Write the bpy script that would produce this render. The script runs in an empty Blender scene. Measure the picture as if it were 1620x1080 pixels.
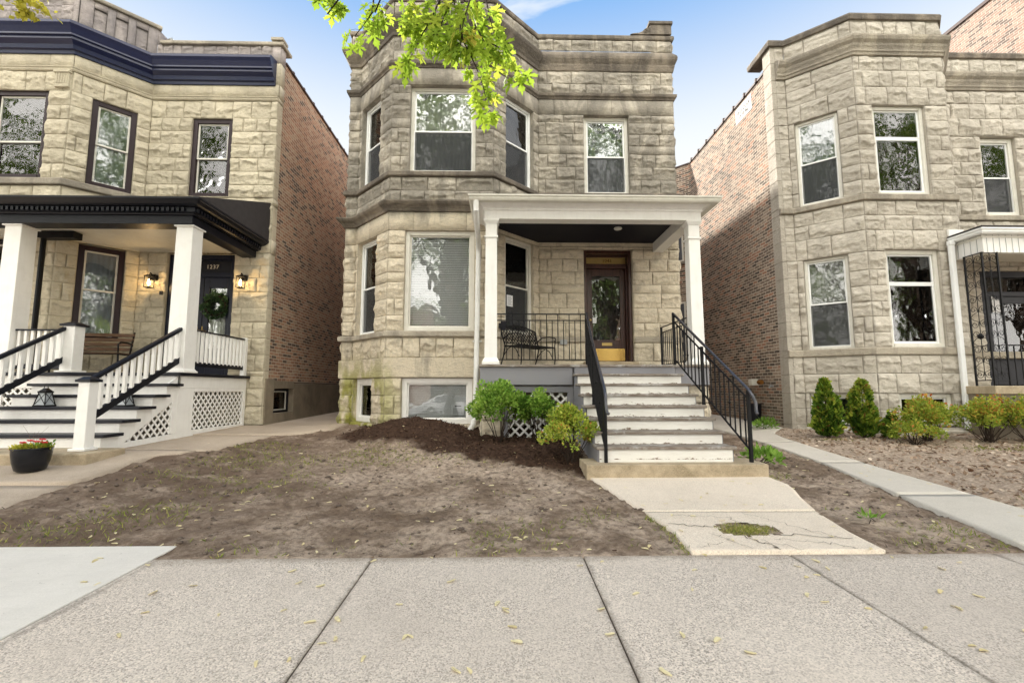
import bpy, bmesh, math, random
import numpy as np
from mathutils import Matrix, Vector
R_ = math.radians
SC = bpy.context.scene
COL = SC.collection

# ------------------------------------------------------------------ camera
CAM_H = 1.34
def setup_camera():
    pit, yaw = R_(5.9), R_(1.2)
    f = Vector((math.sin(yaw)*math.cos(pit), math.cos(yaw)*math.cos(pit), math.sin(pit)))
    rt = Vector((math.cos(yaw), -math.sin(yaw), 0))
    up = rt.cross(f)
    cd = bpy.data.cameras.new('camera')
    cd.sensor_width = 36; cd.lens = 36*735/1620
    cd.clip_start = 0.05; cd.clip_end = 2000
    o = bpy.data.objects.new('camera', cd); COL.objects.link(o)
    m = Matrix((( rt.x, up.x, -f.x, 0), (rt.y, up.y, -f.y, 0), (rt.z, up.z, -f.z, CAM_H), (0,0,0,1)))
    o.matrix_world = m
    SC.camera = o
setup_camera()

# ------------------------------------------------------------------ light
SUN_EL, SUN_AZ = R_(35), R_(-32)          # azimuth from +Y towards +X
SUN_STRENGTH, SKY_STRENGTH = 3.5, 0.15
SC.view_settings.view_transform = 'Standard'
SC.view_settings.look = 'None'
SC.view_settings.gamma = 1
SC.view_settings.exposure = 1.90
def setup_light():
    w = bpy.data.worlds.new('World'); SC.world = w; w.use_nodes = True
    nt = w.node_tree; nd, lk = nt.nodes, nt.links
    bg = nd['Background']; bg.inputs['Strength'].default_value = SKY_STRENGTH
    sky = nd.new('ShaderNodeTexSky'); sky.sky_type = 'NISHITA'; sky.sun_disc = False
    sky.sun_elevation = SUN_EL; sky.sun_rotation = SUN_AZ
    sky.air_density = 1.0; sky.dust_density = 0.3; sky.ozone_density = 3.0
    tc = nd.new('ShaderNodeTexCoord')
    sep = nd.new('ShaderNodeSeparateXYZ'); lk.new(tc.outputs['Generated'], sep.inputs[0])
    # thin high cloud: thick towards the horizon, wisps overhead
    mp = nd.new('ShaderNodeMapping'); mp.inputs['Scale'].default_value = (1.6, 2.2, 6.0); mp.inputs['Rotation'].default_value = (0.1, 0.25, 0.5)
    lk.new(tc.outputs['Generated'], mp.inputs[0])
    nz = nd.new('ShaderNodeTexNoise'); nz.inputs['Scale'].default_value = 1.7; nz.inputs['Detail'].default_value = 7; nz.inputs['Roughness'].default_value = 0.55
    nz.inputs['Distortion'].default_value = 0.6
    lk.new(mp.outputs[0], nz.inputs['Vector'])
    mr = nd.new('ShaderNodeMapRange'); mr.interpolation_type = 'SMOOTHSTEP'
    mr.inputs[1].default_value = 0.42; mr.inputs[2].default_value = 0.76; mr.inputs[3].default_value = 1.0; mr.inputs[4].default_value = 0.0
    lk.new(sep.outputs['Z'], mr.inputs[0])
    wr = nd.new('ShaderNodeMapRange'); wr.interpolation_type = 'SMOOTHSTEP'
    wr.inputs[1].default_value = 0.46; wr.inputs[2].default_value = 0.66; wr.inputs[3].default_value = 0.0; wr.inputs[4].default_value = 0.85
    lk.new(nz.outputs['Fac'], wr.inputs[0])
    # unseen cloud behind the viewer, added extra bright to light the house fronts
    yb = nd.new('ShaderNodeMapRange'); yb.interpolation_type = 'SMOOTHSTEP'
    yb.inputs[1].default_value = 0.25; yb.inputs[2].default_value = -0.5; yb.inputs[3].default_value = 0.0; yb.inputs[4].default_value = 1.0
    lk.new(sep.outputs['Y'], yb.inputs[0])
    mx = nd.new('ShaderNodeMath'); mx.operation = 'MAXIMUM'; lk.new(mr.outputs[0], mx.inputs[0]); lk.new(wr.outputs[0], mx.inputs[1])
    mx2 = nd.new('ShaderNodeMath'); mx2.operation = 'MAXIMUM'; lk.new(mx.outputs[0], mx2.inputs[0]); lk.new(yb.outputs[0], mx2.inputs[1])
    mix = nd.new('ShaderNodeMix'); mix.data_type = 'RGBA'
    deep = nd.new('ShaderNodeMix'); deep.data_type = 'RGBA'; deep.blend_type = 'MULTIPLY'; deep.inputs['Factor'].default_value = 1
    lk.new(sky.outputs[0], deep.inputs['A']); deep.inputs['B'].default_value = (0.25, 0.42, 0.515, 1)
    cap = nd.new('ShaderNodeMix'); cap.data_type = 'RGBA'; cap.blend_type = 'DARKEN'; cap.inputs['Factor'].default_value = 1
    lk.new(deep.outputs['Result'], cap.inputs['A']); cap.inputs['B'].default_value = (0.22, 0.76, 1.66, 1)
    cl = nd.new('ShaderNodeMix'); cl.data_type = 'RGBA'; lk.new(yb.outputs[0], cl.inputs['Factor'])
    cl.inputs['A'].default_value = (1.75, 1.82, 1.86, 1); cl.inputs['B'].default_value = (9.45, 9.1, 8.55, 1)
    lk.new(mx2.outputs[0], mix.inputs['Factor']); lk.new(cap.outputs['Result'], mix.inputs['A']); lk.new(cl.outputs['Result'], mix.inputs['B'])
    lk.new(mix.outputs['Result'], bg.inputs['Color'])
    sd = bpy.data.lights.new('sun', 'SUN'); sd.energy = SUN_STRENGTH; sd.angle = R_(2.5); sd.color = (1.0, 0.94, 0.86)
    so = bpy.data.objects.new('sun', sd); COL.objects.link(so)
    d = Vector((math.sin(SUN_AZ)*math.cos(SUN_EL), math.cos(SUN_AZ)*math.cos(SUN_EL), math.sin(SUN_EL)))
    so.rotation_euler = d.to_track_quat('Z', 'Y').to_euler()
    so.location = (-20, 30, 40)
setup_light()

# ------------------------------------------------------------------ object helpers
def tag(o, label=None, cat=None, group=None, kind=None):
    if label: o['label'] = label
    if cat: o['category'] = cat
    if group: o['group'] = group
    if kind: o['kind'] = kind
    return o
def empty(name, loc=(0,0,0), label=None, cat=None, group=None, rz=0):
    o = bpy.data.objects.new(name, None); COL.objects.link(o)
    o.location = loc; o.rotation_euler = (0, 0, rz); o.empty_display_size = 0.2
    return tag(o, label, cat, group)
def origin_of(p):
    v = Vector((0,0,0))
    while p is not None:
        v += Vector(p.location); p = p.parent
    return v
def copy_tree(o, parent=None):
    c = o.copy(); COL.objects.link(c)
    if parent is not None: c.parent = parent
    for ch in [x for x in bpy.data.objects if x.parent == o]:
        copy_tree(ch, c)
    return c
class MB:
    """collects shapes; build() links them as ONE mesh object.  T = (origin, u, n): local (a, b, z) -> o + u a + n b"""
    def __init__(s, o=(0,0), u=(1,0), n=(0,1)):
        s.v = []; s.f = []; s.o = o; s.u = u; s.n = n
    def T(s, a, b, z):
        return (s.o[0]+s.u[0]*a+s.n[0]*b, s.o[1]+s.u[1]*a+s.n[1]*b, z)
    def add(s, vs, fs):
        k = len(s.v); s.v += [s.T(*p) for p in vs]; s.f += [tuple(i+k for i in f) for f in fs]
        return s
    def box(s, a0, a1, b0, b1, z0, z1):
        return s.add([(a0,b0,z0),(a1,b0,z0),(a1,b1,z0),(a0,b1,z0),(a0,b0,z1),(a1,b0,z1),(a1,b1,z1),(a0,b1,z1)],
              [(0,3,2,1),(4,5,6,7),(0,1,5,4),(1,2,6,5),(2,3,7,6),(3,0,4,7)])
    def frustum(s, a, b, z0, z1, w0, w1, d0=None, d1=None):
        d0 = w0 if d0 is None else d0; d1 = w1 if d1 is None else d1
        q = lambda w,d,z: [(a-w/2,b-d/2,z),(a+w/2,b-d/2,z),(a+w/2,b+d/2,z),(a-w/2,b+d/2,z)]
        return s.add(q(w0,d0,z0)+q(w1,d1,z1), [(0,3,2,1),(4,5,6,7),(0,1,5,4),(1,2,6,5),(2,3,7,6),(3,0,4,7)])
    def prism(s, poly, b0, b1):
        """poly in (a, z), extruded along b"""
        n = len(poly)
        vs = [(a,b0,z) for a,z in poly]+[(a,b1,z) for a,z in poly]
        fs = [tuple(range(n)), tuple(range(2*n-1, n-1, -1))]+[(i,(i+1)%n,n+(i+1)%n,n+i) for i in range(n)]
        return s.add(vs, fs)
    def prismx(s, poly, a0, a1):
        """poly in (b, z), extruded along a"""
        n = len(poly)
        vs = [(a0,b,z) for b,z in poly]+[(a1,b,z) for b,z in poly]
        fs = [tuple(range(n)), tuple(range(2*n-1, n-1, -1))]+[(i,(i+1)%n,n+(i+1)%n,n+i) for i in range(n)]
        return s.add(vs, fs)
    def slab(s, poly, z0, z1):
        """poly in (a, b), extruded up"""
        n = len(poly)
        vs = [(a,b,z0) for a,b in poly]+[(a,b,z1) for a,b in poly]
        fs = [tuple(range(n-1,-1,-1)), tuple(range(n, 2*n))]+[(i,(i+1)%n,n+(i+1)%n,n+i) for i in range(n)]
        return s.add(vs, fs)
    def bar(s, p, q, w, h):
        """rectangular bar between two points, w across, h in the vertical plane"""
        p, q = Vector(p), Vector(q); d = (q-p).normalized()
        side = d.cross(Vector((0,0,1)))
        if side.length < 1e-4: side = Vector((1,0,0))
        side.normalize(); up = side.cross(d).normalized()
        vs = []
        for c in (p, q):
            for a, b in ((-1,-1),(1,-1),(1,1),(-1,1)):
                vs.append(tuple(c+side*(a*w/2)+up*(b*h/2)))
        return s.add(vs, [(0,3,2,1),(4,5,6,7),(0,1,5,4),(1,2,6,5),(2,3,7,6),(3,0,4,7)])
    def tube(s, pts, r, n=8, closed=False):
        pts = [Vector(p) for p in pts]; m = len(pts)
        rs = r if isinstance(r, (list, tuple)) else [r]*m
        vs, fs = [], []
        prev = None
        for i, p in enumerate(pts):
            a = pts[i-1] if i > 0 or closed else p
            b = pts[(i+1) % m] if i < m-1 or closed else p
            t = (b-a).normalized()
            if prev is None:
                x = t.cross(Vector((0,0,1)))
                if x.length < 1e-3: x = t.cross(Vector((0,1,0)))
            else:
                x = prev - t*prev.dot(t)
                if x.length < 1e-5: x = t.cross(Vector((0,0,1)))
            x.normalize(); prev = x; y = t.cross(x)
            for k in range(n):
                an = 2*math.pi*k/n
                vs.append(tuple(p+x*(rs[i]*math.cos(an))+y*(rs[i]*math.sin(an))))
        for i in range(m if closed else m-1):
            j = (i+1) % m
            for k in range(n):
                fs.append((i*n+k, i*n+(k+1)%n, j*n+(k+1)%n, j*n+k))
        if not closed:
            fs.append(tuple(range(n-1,-1,-1))); fs.append(tuple((m-1)*n+k for k in range(n)))
        return s.add(vs, fs)
    def lathe(s, prof, c=(0,0), n=20, cap=True):
        vs, fs = [], []
        for r, z in prof:
            for k in range(n):
                an = 2*math.pi*k/n; vs.append((c[0]+r*math.cos(an), c[1]+r*math.sin(an), z))
        for i in range(len(prof)-1):
            for k in range(n):
                fs.append((i*n+k, i*n+(k+1)%n, (i+1)*n+(k+1)%n, (i+1)*n+k))
        if cap:
            fs.append(tuple(range(n-1,-1,-1))); fs.append(tuple((len(prof)-1)*n+k for k in range(n)))
        return s.add(vs, fs)
    def sweep(s, prof, path, tones=None):
        """closed profile [(out, z)] carried along a plan path; outward is to the right of the direction of travel"""
        m, n = len(path), len(prof)
        vs, fs = [], []
        for i, p in enumerate(path):
            def nrm(a, b):
                dx, dy = b[0]-a[0], b[1]-a[1]; l = math.hypot(dx, dy); return (dy/l, -dx/l)
            if i == 0: mx = nrm(path[0], path[1])
            elif i == m-1: mx = nrm(path[-2], path[-1])
            else:
                a, b = nrm(path[i-1], p), nrm(p, path[i+1])
                q = (a[0]+b[0], a[1]+b[1]); k = 2/(q[0]**2+q[1]**2); mx = (q[0]*k, q[1]*k)
            for o, z in prof: vs.append((p[0]+mx[0]*o, p[1]+mx[1]*o, z))
        for i in range(m-1):
            for k in range(n):
                fs.append((i*n+k, i*n+(k+1)%n, (i+1)*n+(k+1)%n, (i+1)*n+k))
        fs.append(tuple(range(n-1,-1,-1))); fs.append(tuple((m-1)*n+k for k in range(n)))
        return s.add(vs, fs)
    def build(s, name, mat, parent=None, bevel=0, smooth=False, seg=1, recalc=True, autosmooth=None):
        off = origin_of(parent)
        me = bpy.data.meshes.new(name)
        me.from_pydata([(p[0]-off.x, p[1]-off.y, p[2]-off.z) for p in s.v], [], s.f)
        if recalc:
            bm = bmesh.new(); bm.from_mesh(me); bmesh.ops.recalc_face_normals(bm, faces=bm.faces); bm.to_mesh(me); bm.free()
        if mat is not None: me.materials.append(mat)
        if smooth:
            me.polygons.foreach_set('use_smooth', [True]*len(me.polygons))
            if autosmooth:
                try: me.set_sharp_from_angle(angle=R_(autosmooth))
                except Exception: pass
        o = bpy.data.objects.new(name, me); COL.objects.link(o)
        if parent is not None: o.parent = parent
        if bevel:
            b = o.modifiers.new('bevel', 'BEVEL'); b.width = bevel; b.segments = seg; b.limit_method = 'ANGLE'; b.angle_limit = R_(40)
        return o
def np_mesh(name, V, F, mat, parent=None, attrs=None, smooth=False):
    """V (n,3), F (m,k) arrays, attrs: per-vertex float arrays"""
    V = np.asarray(V, dtype=np.float32).copy(); F = np.asarray(F, dtype=np.int32)
    off = origin_of(parent); V -= np.array(off, dtype=np.float32)
    me = bpy.data.meshes.new(name)
    k = F.shape[1]
    me.vertices.add(len(V)); me.vertices.foreach_set('co', V.ravel())
    me.loops.add(F.size); me.loops.foreach_set('vertex_index', F.ravel())
    me.polygons.add(len(F)); me.polygons.foreach_set('loop_start', np.arange(0, F.size, k, dtype=np.int32))
    if attrs:
        for nm, arr in attrs.items():
            a = me.attributes.new(nm, 'FLOAT', 'POINT'); a.data.foreach_set('value', np.asarray(arr, dtype=np.float32))
    if smooth: me.polygons.foreach_set('use_smooth', np.ones(len(F), dtype=bool))
    me.update(calc_edges=True); me.validate()
    if mat is not None: me.materials.append(mat)
    o = bpy.data.objects.new(name, me); COL.objects.link(o)
    if parent is not None: o.parent = parent
    return o

# numpy value noise
def _h(ix, iy, seed):
    h = (ix.astype(np.int64)*374761393 + iy.astype(np.int64)*668265263 + seed*974634777) & 0x7fffffff
    h = ((h ^ (h >> 13))*1274126177) & 0x7fffffff
    return ((h ^ (h >> 16)) & 0xffff)/65535.0
def vnoise(x, y, seed=0):
    x = np.asarray(x, float); y = np.asarray(y, float)
    ix, iy = np.floor(x), np.floor(y); fx, fy = x-ix, y-iy
    fx = fx*fx*(3-2*fx); fy = fy*fy*(3-2*fy)
    a = _h(ix, iy, seed); b = _h(ix+1, iy, seed); c = _h(ix, iy+1, seed); d = _h(ix+1, iy+1, seed)
    return (a*(1-fx)+b*fx)*(1-fy)+(c*(1-fx)+d*fx)*fy
def fbm(x, y, seed=0, oct=4, gain=0.5):
    t, amp, tot = 0, 1, 0
    for i in range(oct):
        t = t+amp*vnoise(x*2**i+17*i, y*2**i+5*i, seed+i); tot += amp; amp *= gain
    return t/tot

# ------------------------------------------------------------------ materials
MATS = {}
class NB:
    def __init__(s, name):
        s.m = bpy.data.materials.new(name); s.m.use_nodes = True
        s.nt = s.m.node_tree; s.nd = s.nt.nodes; s.lk = s.nt.links
        s.p = s.nd['Principled BSDF']; s.out = s.nd['Material Output']
    def n(s, t, **kw):
        x = s.nd.new(t)
        for k, v in kw.items(): setattr(x, k, v)
        return x
    def set(s, node, **kw):
        for k, v in kw.items():
            node.inputs[k.replace('_', ' ')].default_value = v
    def L(s, a, b): s.lk.new(a, b)
    def pos(s): return s.n('ShaderNodeNewGeometry').outputs['Position']
    def objco(s): return s.n('ShaderNodeTexCoord').outputs['Object']
    def noise(s, vec, scale, detail=4, rough=0.55, dist=0, out='Fac'):
        x = s.n('ShaderNodeTexNoise'); s.set(x, Scale=scale, Detail=detail, Roughness=rough, Distortion=dist); s.L(vec, x.inputs['Vector']); return x.outputs[out]
    def scale(s, vec, sc):
        x = s.n('ShaderNodeMapping'); x.inputs['Scale'].default_value = sc; s.L(vec, x.inputs[0]); return x.outputs[0]
    def ramp(s, fac, stops, interp='LINEAR'):
        x = s.n('ShaderNodeValToRGB'); cr = x.color_ramp; cr.interpolation = interp
        while len(cr.elements) < len(stops): cr.elements.new(0.5)
        for e, (p, c) in zip(cr.elements, stops):
            e.position = p; e.color = (c[0], c[1], c[2], 1) if hasattr(c, '__len__') else (c, c, c, 1)
        s.L(fac, x.inputs[0]); return x.outputs[0]
    def mix(s, fac, a, b, mode='MIX'):
        x = s.n('ShaderNodeMix', data_type='RGBA', blend_type=mode)
        for sk, v in (('Factor', fac), ('A', a), ('B', b)):
            if hasattr(v, 'is_linked'): s.L(v, x.inputs[sk])
            elif sk == 'Factor': x.inputs[sk].default_value = v
            else: x.inputs[sk].default_value = (v[0], v[1], v[2], 1)
        return x.outputs['Result']
    def math(s, op, a, b=0.0, clamp=False):
        x = s.n('ShaderNodeMath', operation=op); x.use_clamp = clamp
        for i, v in enumerate((a, b)):
            if hasattr(v, 'is_linked'): s.L(v, x.inputs[i])
            else: x.inputs[i].default_value = v
        return x.outputs[0]
    def attr(s, name): return s.n('ShaderNodeAttribute', attribute_name=name).outputs['Fac']
    def bump(s, h, strength=0.3, dist=0.01, prev=None):
        x = s.n('ShaderNodeBump'); s.set(x, Strength=strength, Distance=dist); s.L(h, x.inputs['Height'])
        if prev is not None: s.L(prev, x.inputs['Normal'])
        return x.outputs[0]
    def fin(s, col=None, rough=None, nrm=None, spec=None, metal=None):
        for k, v in (('Base Color', col), ('Roughness', rough), ('Normal', nrm), ('Specular IOR Level', spec), ('Metallic', metal)):
            if v is None: continue
            if hasattr(v, 'is_linked'): s.L(v, s.p.inputs[k])
            elif k == 'Base Color': s.p.inputs[k].default_value = (v[0], v[1], v[2], 1)
            else: s.p.inputs[k].default_value = v
        return s.m
def stone_mat(name, light, dark, dirt, dirt_amt, moss=None):
    b = NB(name); P = b.pos()
    tone = b.attr('tone'); joint = b.attr('joint')
    base = b.mix(tone, dark, light)
    n1 = b.noise(P, 3.0, 6, 0.6)
    base = b.mix(b.ramp(n1, [(0.35, 0.0), (0.7, 0.5)]), base, [c*0.8 for c in light])
    n2 = b.noise(b.scale(P, (1, 1, 0.45)), 1.6, 7, 0.65, 0.8)
    z = b.n('ShaderNodeSeparateXYZ'); b.L(P, z.inputs[0])
    hi = b.n('ShaderNodeMapRange'); b.set(hi, **{'From Min': 4.7, 'From Max': 5.4, 'To Min': -0.07 if moss else 0.0, 'To Max': 0.09}); b.L(z.outputs['Z'], hi.inputs['Value'])
    if moss:   # the cleaner, buff stone of the ground floor
        lo = b.n('ShaderNodeMapRange', interpolation_type='SMOOTHSTEP'); b.set(lo, **{'From Min': 5.1, 'From Max': 4.8}); b.L(z.outputs['Z'], lo.inputs['Value'])
        base = b.mix(b.math('MULTIPLY', lo.outputs[0], 0.6), base, (0.74, 0.64, 0.47))
    dm = b.ramp(b.math('ADD', n2, hi.outputs[0]), [(0.48, 0.0), (0.63, dirt_amt*0.8), (0.82, dirt_amt)])
    base = b.mix(dm, base, dirt)
    mid = b.noise(b.scale(P, (1, 1, 2.2)), 5.5, 6, 0.68, 0.6)
    base = b.mix(b.ramp(mid, [(0.5, 0), (0.68, 0.42)]), base, [(x+y)*0.42 for x, y in zip(dark, dirt)])
    fine = b.noise(P, 38, 5, 0.7)
    base = b.mix(b.ramp(fine, [(0.3, 0.45), (0.6, 0.0)]), base, [c*0.62 for c in light])
    if moss:
        mz = b.n('ShaderNodeMapRange', interpolation_type='SMOOTHSTEP'); b.set(mz, **{'From Min': 2.3, 'From Max': 1.2, 'To Min': 0.0, 'To Max': 1.0}); b.L(z.outputs['Z'], mz.inputs['Value'])
        mxx = b.n('ShaderNodeMapRange', interpolation_type='SMOOTHSTEP'); b.set(mxx, **{'From Min': -1.6, 'From Max': -2.8, 'To Min': 0.0, 'To Max': 1.0}); b.L(z.outputs['X'], mxx.inputs['Value'])
        mn = b.ramp(b.noise(b.scale(P, (1.4, 1.4, 0.7)), 2.2, 4, 0.5), [(0.44, 0), (0.56, 0.9)])
        mf = b.math('MULTIPLY', b.math('MULTIPLY', mz.outputs[0], mxx.outputs[0]), mn)
        base = b.mix(mf, base, moss)
    base = b.mix(b.math('MULTIPLY', joint, 0.65), base, [c*0.5 for c in dark])
    nb = b.bump(b.noise(P, 55, 6, 0.7), 0.7, 0.014)
    nb = b.bump(b.noise(b.scale(P, (1, 1, 1.6)), 13, 5, 0.65), 0.7, 0.035, nb)
    return b.fin(base, 0.93, nb, 0.25)
def brick_mat(name, cols, mortar, bw=0.215, bh=0.073, soot=None, ux=(-0.35, 1.0), hlow=None):
    """running-bond brick, per-brick colour"""
    b = NB(name); P = b.pos(); sp = b.n('ShaderNodeSeparateXYZ'); b.L(P, sp.inputs[0])
    u = b.math('ADD', b.math('MULTIPLY', sp.outputs['X'], ux[0]), b.math('MULTIPLY', sp.outputs['Y'], ux[1]))
    wob = b.math('MULTIPLY', b.math('SUBTRACT', b.noise(P, 2.5, 2), 0.5), 0.03)
    r = b.math('DIVIDE', b.math('ADD', sp.outputs['Z'], wob), bh); row = b.math('FLOOR', r)
    par = b.math('MULTIPLY', b.math('MODULO', row, 2.0), 0.5)
    c = b.math('ADD', b.math('DIVIDE', u, bw), par); col = b.math('FLOOR', c)
    fr = b.math('SUBTRACT', r, row); fc = b.math('SUBTRACT', c, col)
    # distance to brick edge in metres
    def edge(f, size): return b.math('MULTIPLY', b.math('MINIMUM', f, b.math('SUBTRACT', 1.0, f)), size)
    e = b.math('MINIMUM', edge(fr, bh), edge(fc, bw))
    e = b.math('ADD', e, b.math('MULTIPLY', b.math('SUBTRACT', b.noise(P, 40, 3), 0.5), 0.008))
    face = b.n('ShaderNodeMapRange', interpolation_type='SMOOTHSTEP'); b.set(face, **{'From Min': 0.004, 'From Max': 0.009}); b.L(e, face.inputs['Value'])
    wn = b.n('ShaderNodeTexWhiteNoise', noise_dimensions='2D'); cv = b.n('ShaderNodeCombineXYZ'); b.L(row, cv.inputs[0]); b.L(col, cv.inputs[1]); b.L(cv.outputs[0], wn.inputs['Vector'])
    patch = b.math('MULTIPLY', b.math('SUBTRACT', b.noise(P, 0.55, 4, 0.6), 0.5), 0.9)
    k = b.math('ADD', wn.outputs['Value'], patch, clamp=True)
    n = len(cols)
    bc = b.ramp(k, [(i/n, cc) for i, cc in enumerate(cols)], 'CONSTANT')
    bc = b.mix(0.3, bc, b.ramp(b.noise(P, 30, 4, 0.7), [(0.3, (0.03, 0.025, 0.02)), (0.7, (0.36, 0.29, 0.22))]), 'MIX')
    cc = b.mix(face.outputs[0], mortar, bc)
    if soot:
        cc = b.mix(b.ramp(b.noise(b.scale(P, (1, 1, .6)), 0.9, 6, 0.65), [(0.45, 0), (0.7, soot)]), cc, (0.045, 0.04, 0.037))
    if hlow:   # whitish lime bloom low on the wall
        mz = b.n('ShaderNodeMapRange'); b.set(mz, **{'From Min': hlow, 'From Max': 0.3, 'To Min': 0.0, 'To Max': 0.6}); b.L(sp.outputs['Z'], mz.inputs['Value'])
        cc = b.mix(b.math('MULTIPLY', mz.outputs[0], b.noise(P, 5, 4)), cc, (0.2, 0.18, 0.14))
    nb = b.bump(face.outputs[0], 0.8, 0.008)
    nb = b.bump(b.noise(P, 70, 4), 0.3, 0.005, nb)
    return b.fin(cc, 0.92, nb, 0.2)
def paint(name, col, rough=0.45, dirt=0.12, dirtcol=(0.25, 0.22, 0.18), spec=0.4, bumps=0.08, scale=6):
    b = NB(name); P = b.pos()
    n1 = b.noise(P, scale, 6, 0.65)
    c = b.mix(b.ramp(n1, [(0.45, 0), (0.8, dirt)]), col, dirtcol)
    c = b.mix(b.ramp(b.noise(b.scale(P, (9, 9, 1.2)), 1.5, 4), [(0.5, 0), (0.75, dirt*0.6)]), c, dirtcol)
    return b.fin(c, rough, b.bump(b.noise(P, 60, 4, 0.6), bumps, 0.004), spec)
def worn_paint(name):
    """risers: paint chipped along the lower edge, a little scuffed above"""
    b = NB(name); P = b.pos(); sp = b.n('ShaderNodeSeparateXYZ'); b.L(P, sp.inputs[0])
    f = b.math('FRACT', b.math('DIVIDE', b.math('SUBTRACT', sp.outputs['Z'], 0.42), 0.17))
    low = b.ramp(f, [(0.0, 0.19), (0.1, 0.07), (0.35, 0.0)])
    n1 = b.noise(P, 7, 7, 0.7); n2 = b.noise(b.scale(P, (1, 1, 5)), 5, 6, 0.7)
    c = b.mix(b.ramp(n2, [(0.4, 0), (0.7, 0.3)]), (0.76, 0.75, 0.71), (0.52, 0.48, 0.42))
    chip = b.math('ADD', b.noise(b.scale(P, (1, 1, 2.5)), 8, 8, 0.75), low)
    c = b.mix(b.ramp(chip, [(0.66, 0), (0.69, 1)]), c, (0.15, 0.095, 0.06))
    return b.fin(c, 0.6, b.bump(chip, 0.2, 0.005), 0.3)
def tread_mat(name):
    b = NB(name); P = b.pos()
    n = b.noise(b.scale(P, (1.3, 8, 8)), 4, 7, 0.7)
    c = b.ramp(n, [(0.3, (0.09, 0.06, 0.045)), (0.5, (0.2, 0.17, 0.14)), (0.7, (0.33, 0.3, 0.27))])
    c = b.mix(b.ramp(b.noise(P, 3.2, 6, 0.7), [(0.52, 0), (0.62, 0.8)]), c, (0.38, 0.37, 0.35))
    return b.fin(c, 0.75, b.bump(n, 0.3, 0.004), 0.3)
def concrete(name, col, agg=0.0, stain=(0.2, 0.17, 0.13), stain_amt=0.35, slab=None, big=0.7):
    b = NB(name); P = b.pos()
    c = b.mix(b.ramp(b.noise(P, big, 7, 0.68, 0.5), [(0.38, 0), (0.75, stain_amt)]), col, stain)
    c = b.mix(b.ramp(b.noise(P, 6, 6, 0.7), [(0.45, 0), (0.85, 0.35)]), c, [x*0.7 for x in col])
    h = b.noise(P, 160, 4, 0.8)
    if agg:
        vo = b.n('ShaderNodeTexVoronoi'); b.set(vo, Scale=135.0, Randomness=1.0); b.L(P, vo.inputs['Vector'])
        sepc = b.n('ShaderNodeSeparateColor'); b.L(vo.outputs['Color'], sepc.inputs[0])
        pc = b.ramp(sepc.outputs[0], [(0.0, [x*0.36 for x in col]), (0.25, [x*0.78 for x in col]), (0.6, [x*1.05 for x in col]), (0.85, [min(.85, x*1.3) for x in col]), (0.95, [x*0.4 for x in col])])
        wear = b.ramp(b.noise(P, 1.7, 5, 0.6), [(0.35, agg*0.45), (0.65, agg)])
        c = b.mix(wear, c, pc)
        h = b.math('ADD', h, b.math('MULTIPLY', vo.outputs['Distance'], -1.0))
    else:
        c = b.mix(b.ramp(b.noise(P, 120, 3, 0.8), [(0.35, 0.3), (0.6, 0)]), c, [x*0.6 for x in col])
        st = b.noise(b.scale(P, (1.2, 18, 1)), 3, 4, 0.6)
        c = b.mix(b.ramp(st, [(0.5, 0), (0.8, 0.25)]), c, stain)
    if slab:   # slabs poured apart: each its own shade, dirt along the joints
        x0, w = slab
        sp = b.n('ShaderNodeSeparateXYZ'); b.L(P, sp.inputs[0])
        u = b.math('DIVIDE', b.math('SUBTRACT', sp.outputs['X'], x0), w); k = b.math('FLOOR', u); f = b.math('SUBTRACT', u, k)
        wn = b.n('ShaderNodeTexWhiteNoise', noise_dimensions='1D'); b.L(k, wn.inputs['W'])
        c = b.mix(b.math('MULTIPLY', wn.outputs['Value'], 0.28), c, [x*0.62 for x in col])
        e = b.math('MULTIPLY', b.math('MINIMUM', f, b.math('SUBTRACT', 1.0, f)), w)
        e = b.math('ADD', e, b.math('MULTIPLY', b.math('SUBTRACT', b.noise(P, 9, 5, 0.7), 0.5), 0.12))
        c = b.mix(b.ramp(e, [(0.0, 0.45), (0.035, 0)]), c, [x*0.42 for x in stain])
        ye = b.math('ADD', b.math('SUBTRACT', 3.6, sp.outputs['Y']), b.math('MULTIPLY', b.math('SUBTRACT', b.noise(P, 5, 5, 0.7), 0.5), 0.3))
        c = b.mix(b.ramp(ye, [(0.0, 0.6), (0.12, 0)]), c, (0.2, 0.155, 0.115))
    spk = b.noise(P, 26, 3, 0.6)
    c = b.mix(b.ramp(spk, [(0.70, 0), (0.74, 0.6)]), c, (0.1, 0.08, 0.06))
    return b.fin(c, 0.9, b.bump(h, 0.5, 0.003), 0.25)
def leaf_mat(name, stops, trans=0.35, rough=0.5):
    b = NB(name)
    c = b.ramp(b.attr('tone'), stops)
    c = b.mix(b.ramp(b.noise(b.pos(), 40, 2), [(0.4, 0), (0.8, 0.25)]), c, [x*0.6 for x in stops[0][1]])
    b.fin(c, rough, None, 0.15)
    t = b.n('ShaderNodeBsdfTranslucent'); b.L(c, t.inputs['Color'])
    ms = b.n('ShaderNodeMixShader'); ms.inputs[0].default_value = trans
    b.L(b.p.outputs[0], ms.inputs[1]); b.L(t.outputs[0], ms.inputs[2]); b.L(ms.outputs[0], b.out.inputs['Surface'])
    return b.m
def plain(name, col, rough=0.5, metal=0, spec=0.5, nz=0.0, sc=20):
    b = NB(name)
    if nz:
        c = b.mix(b.ramp(b.noise(b.pos(), sc, 5, 0.65), [(0.35, 0), (0.75, nz)]), col, [x*0.5 for x in col])
        return b.fin(c, rough, b.bump(b.noise(b.pos(), sc*3, 3), 0.08, 0.003), spec, metal)
    return b.fin(col, rough, None, spec, metal)
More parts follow.
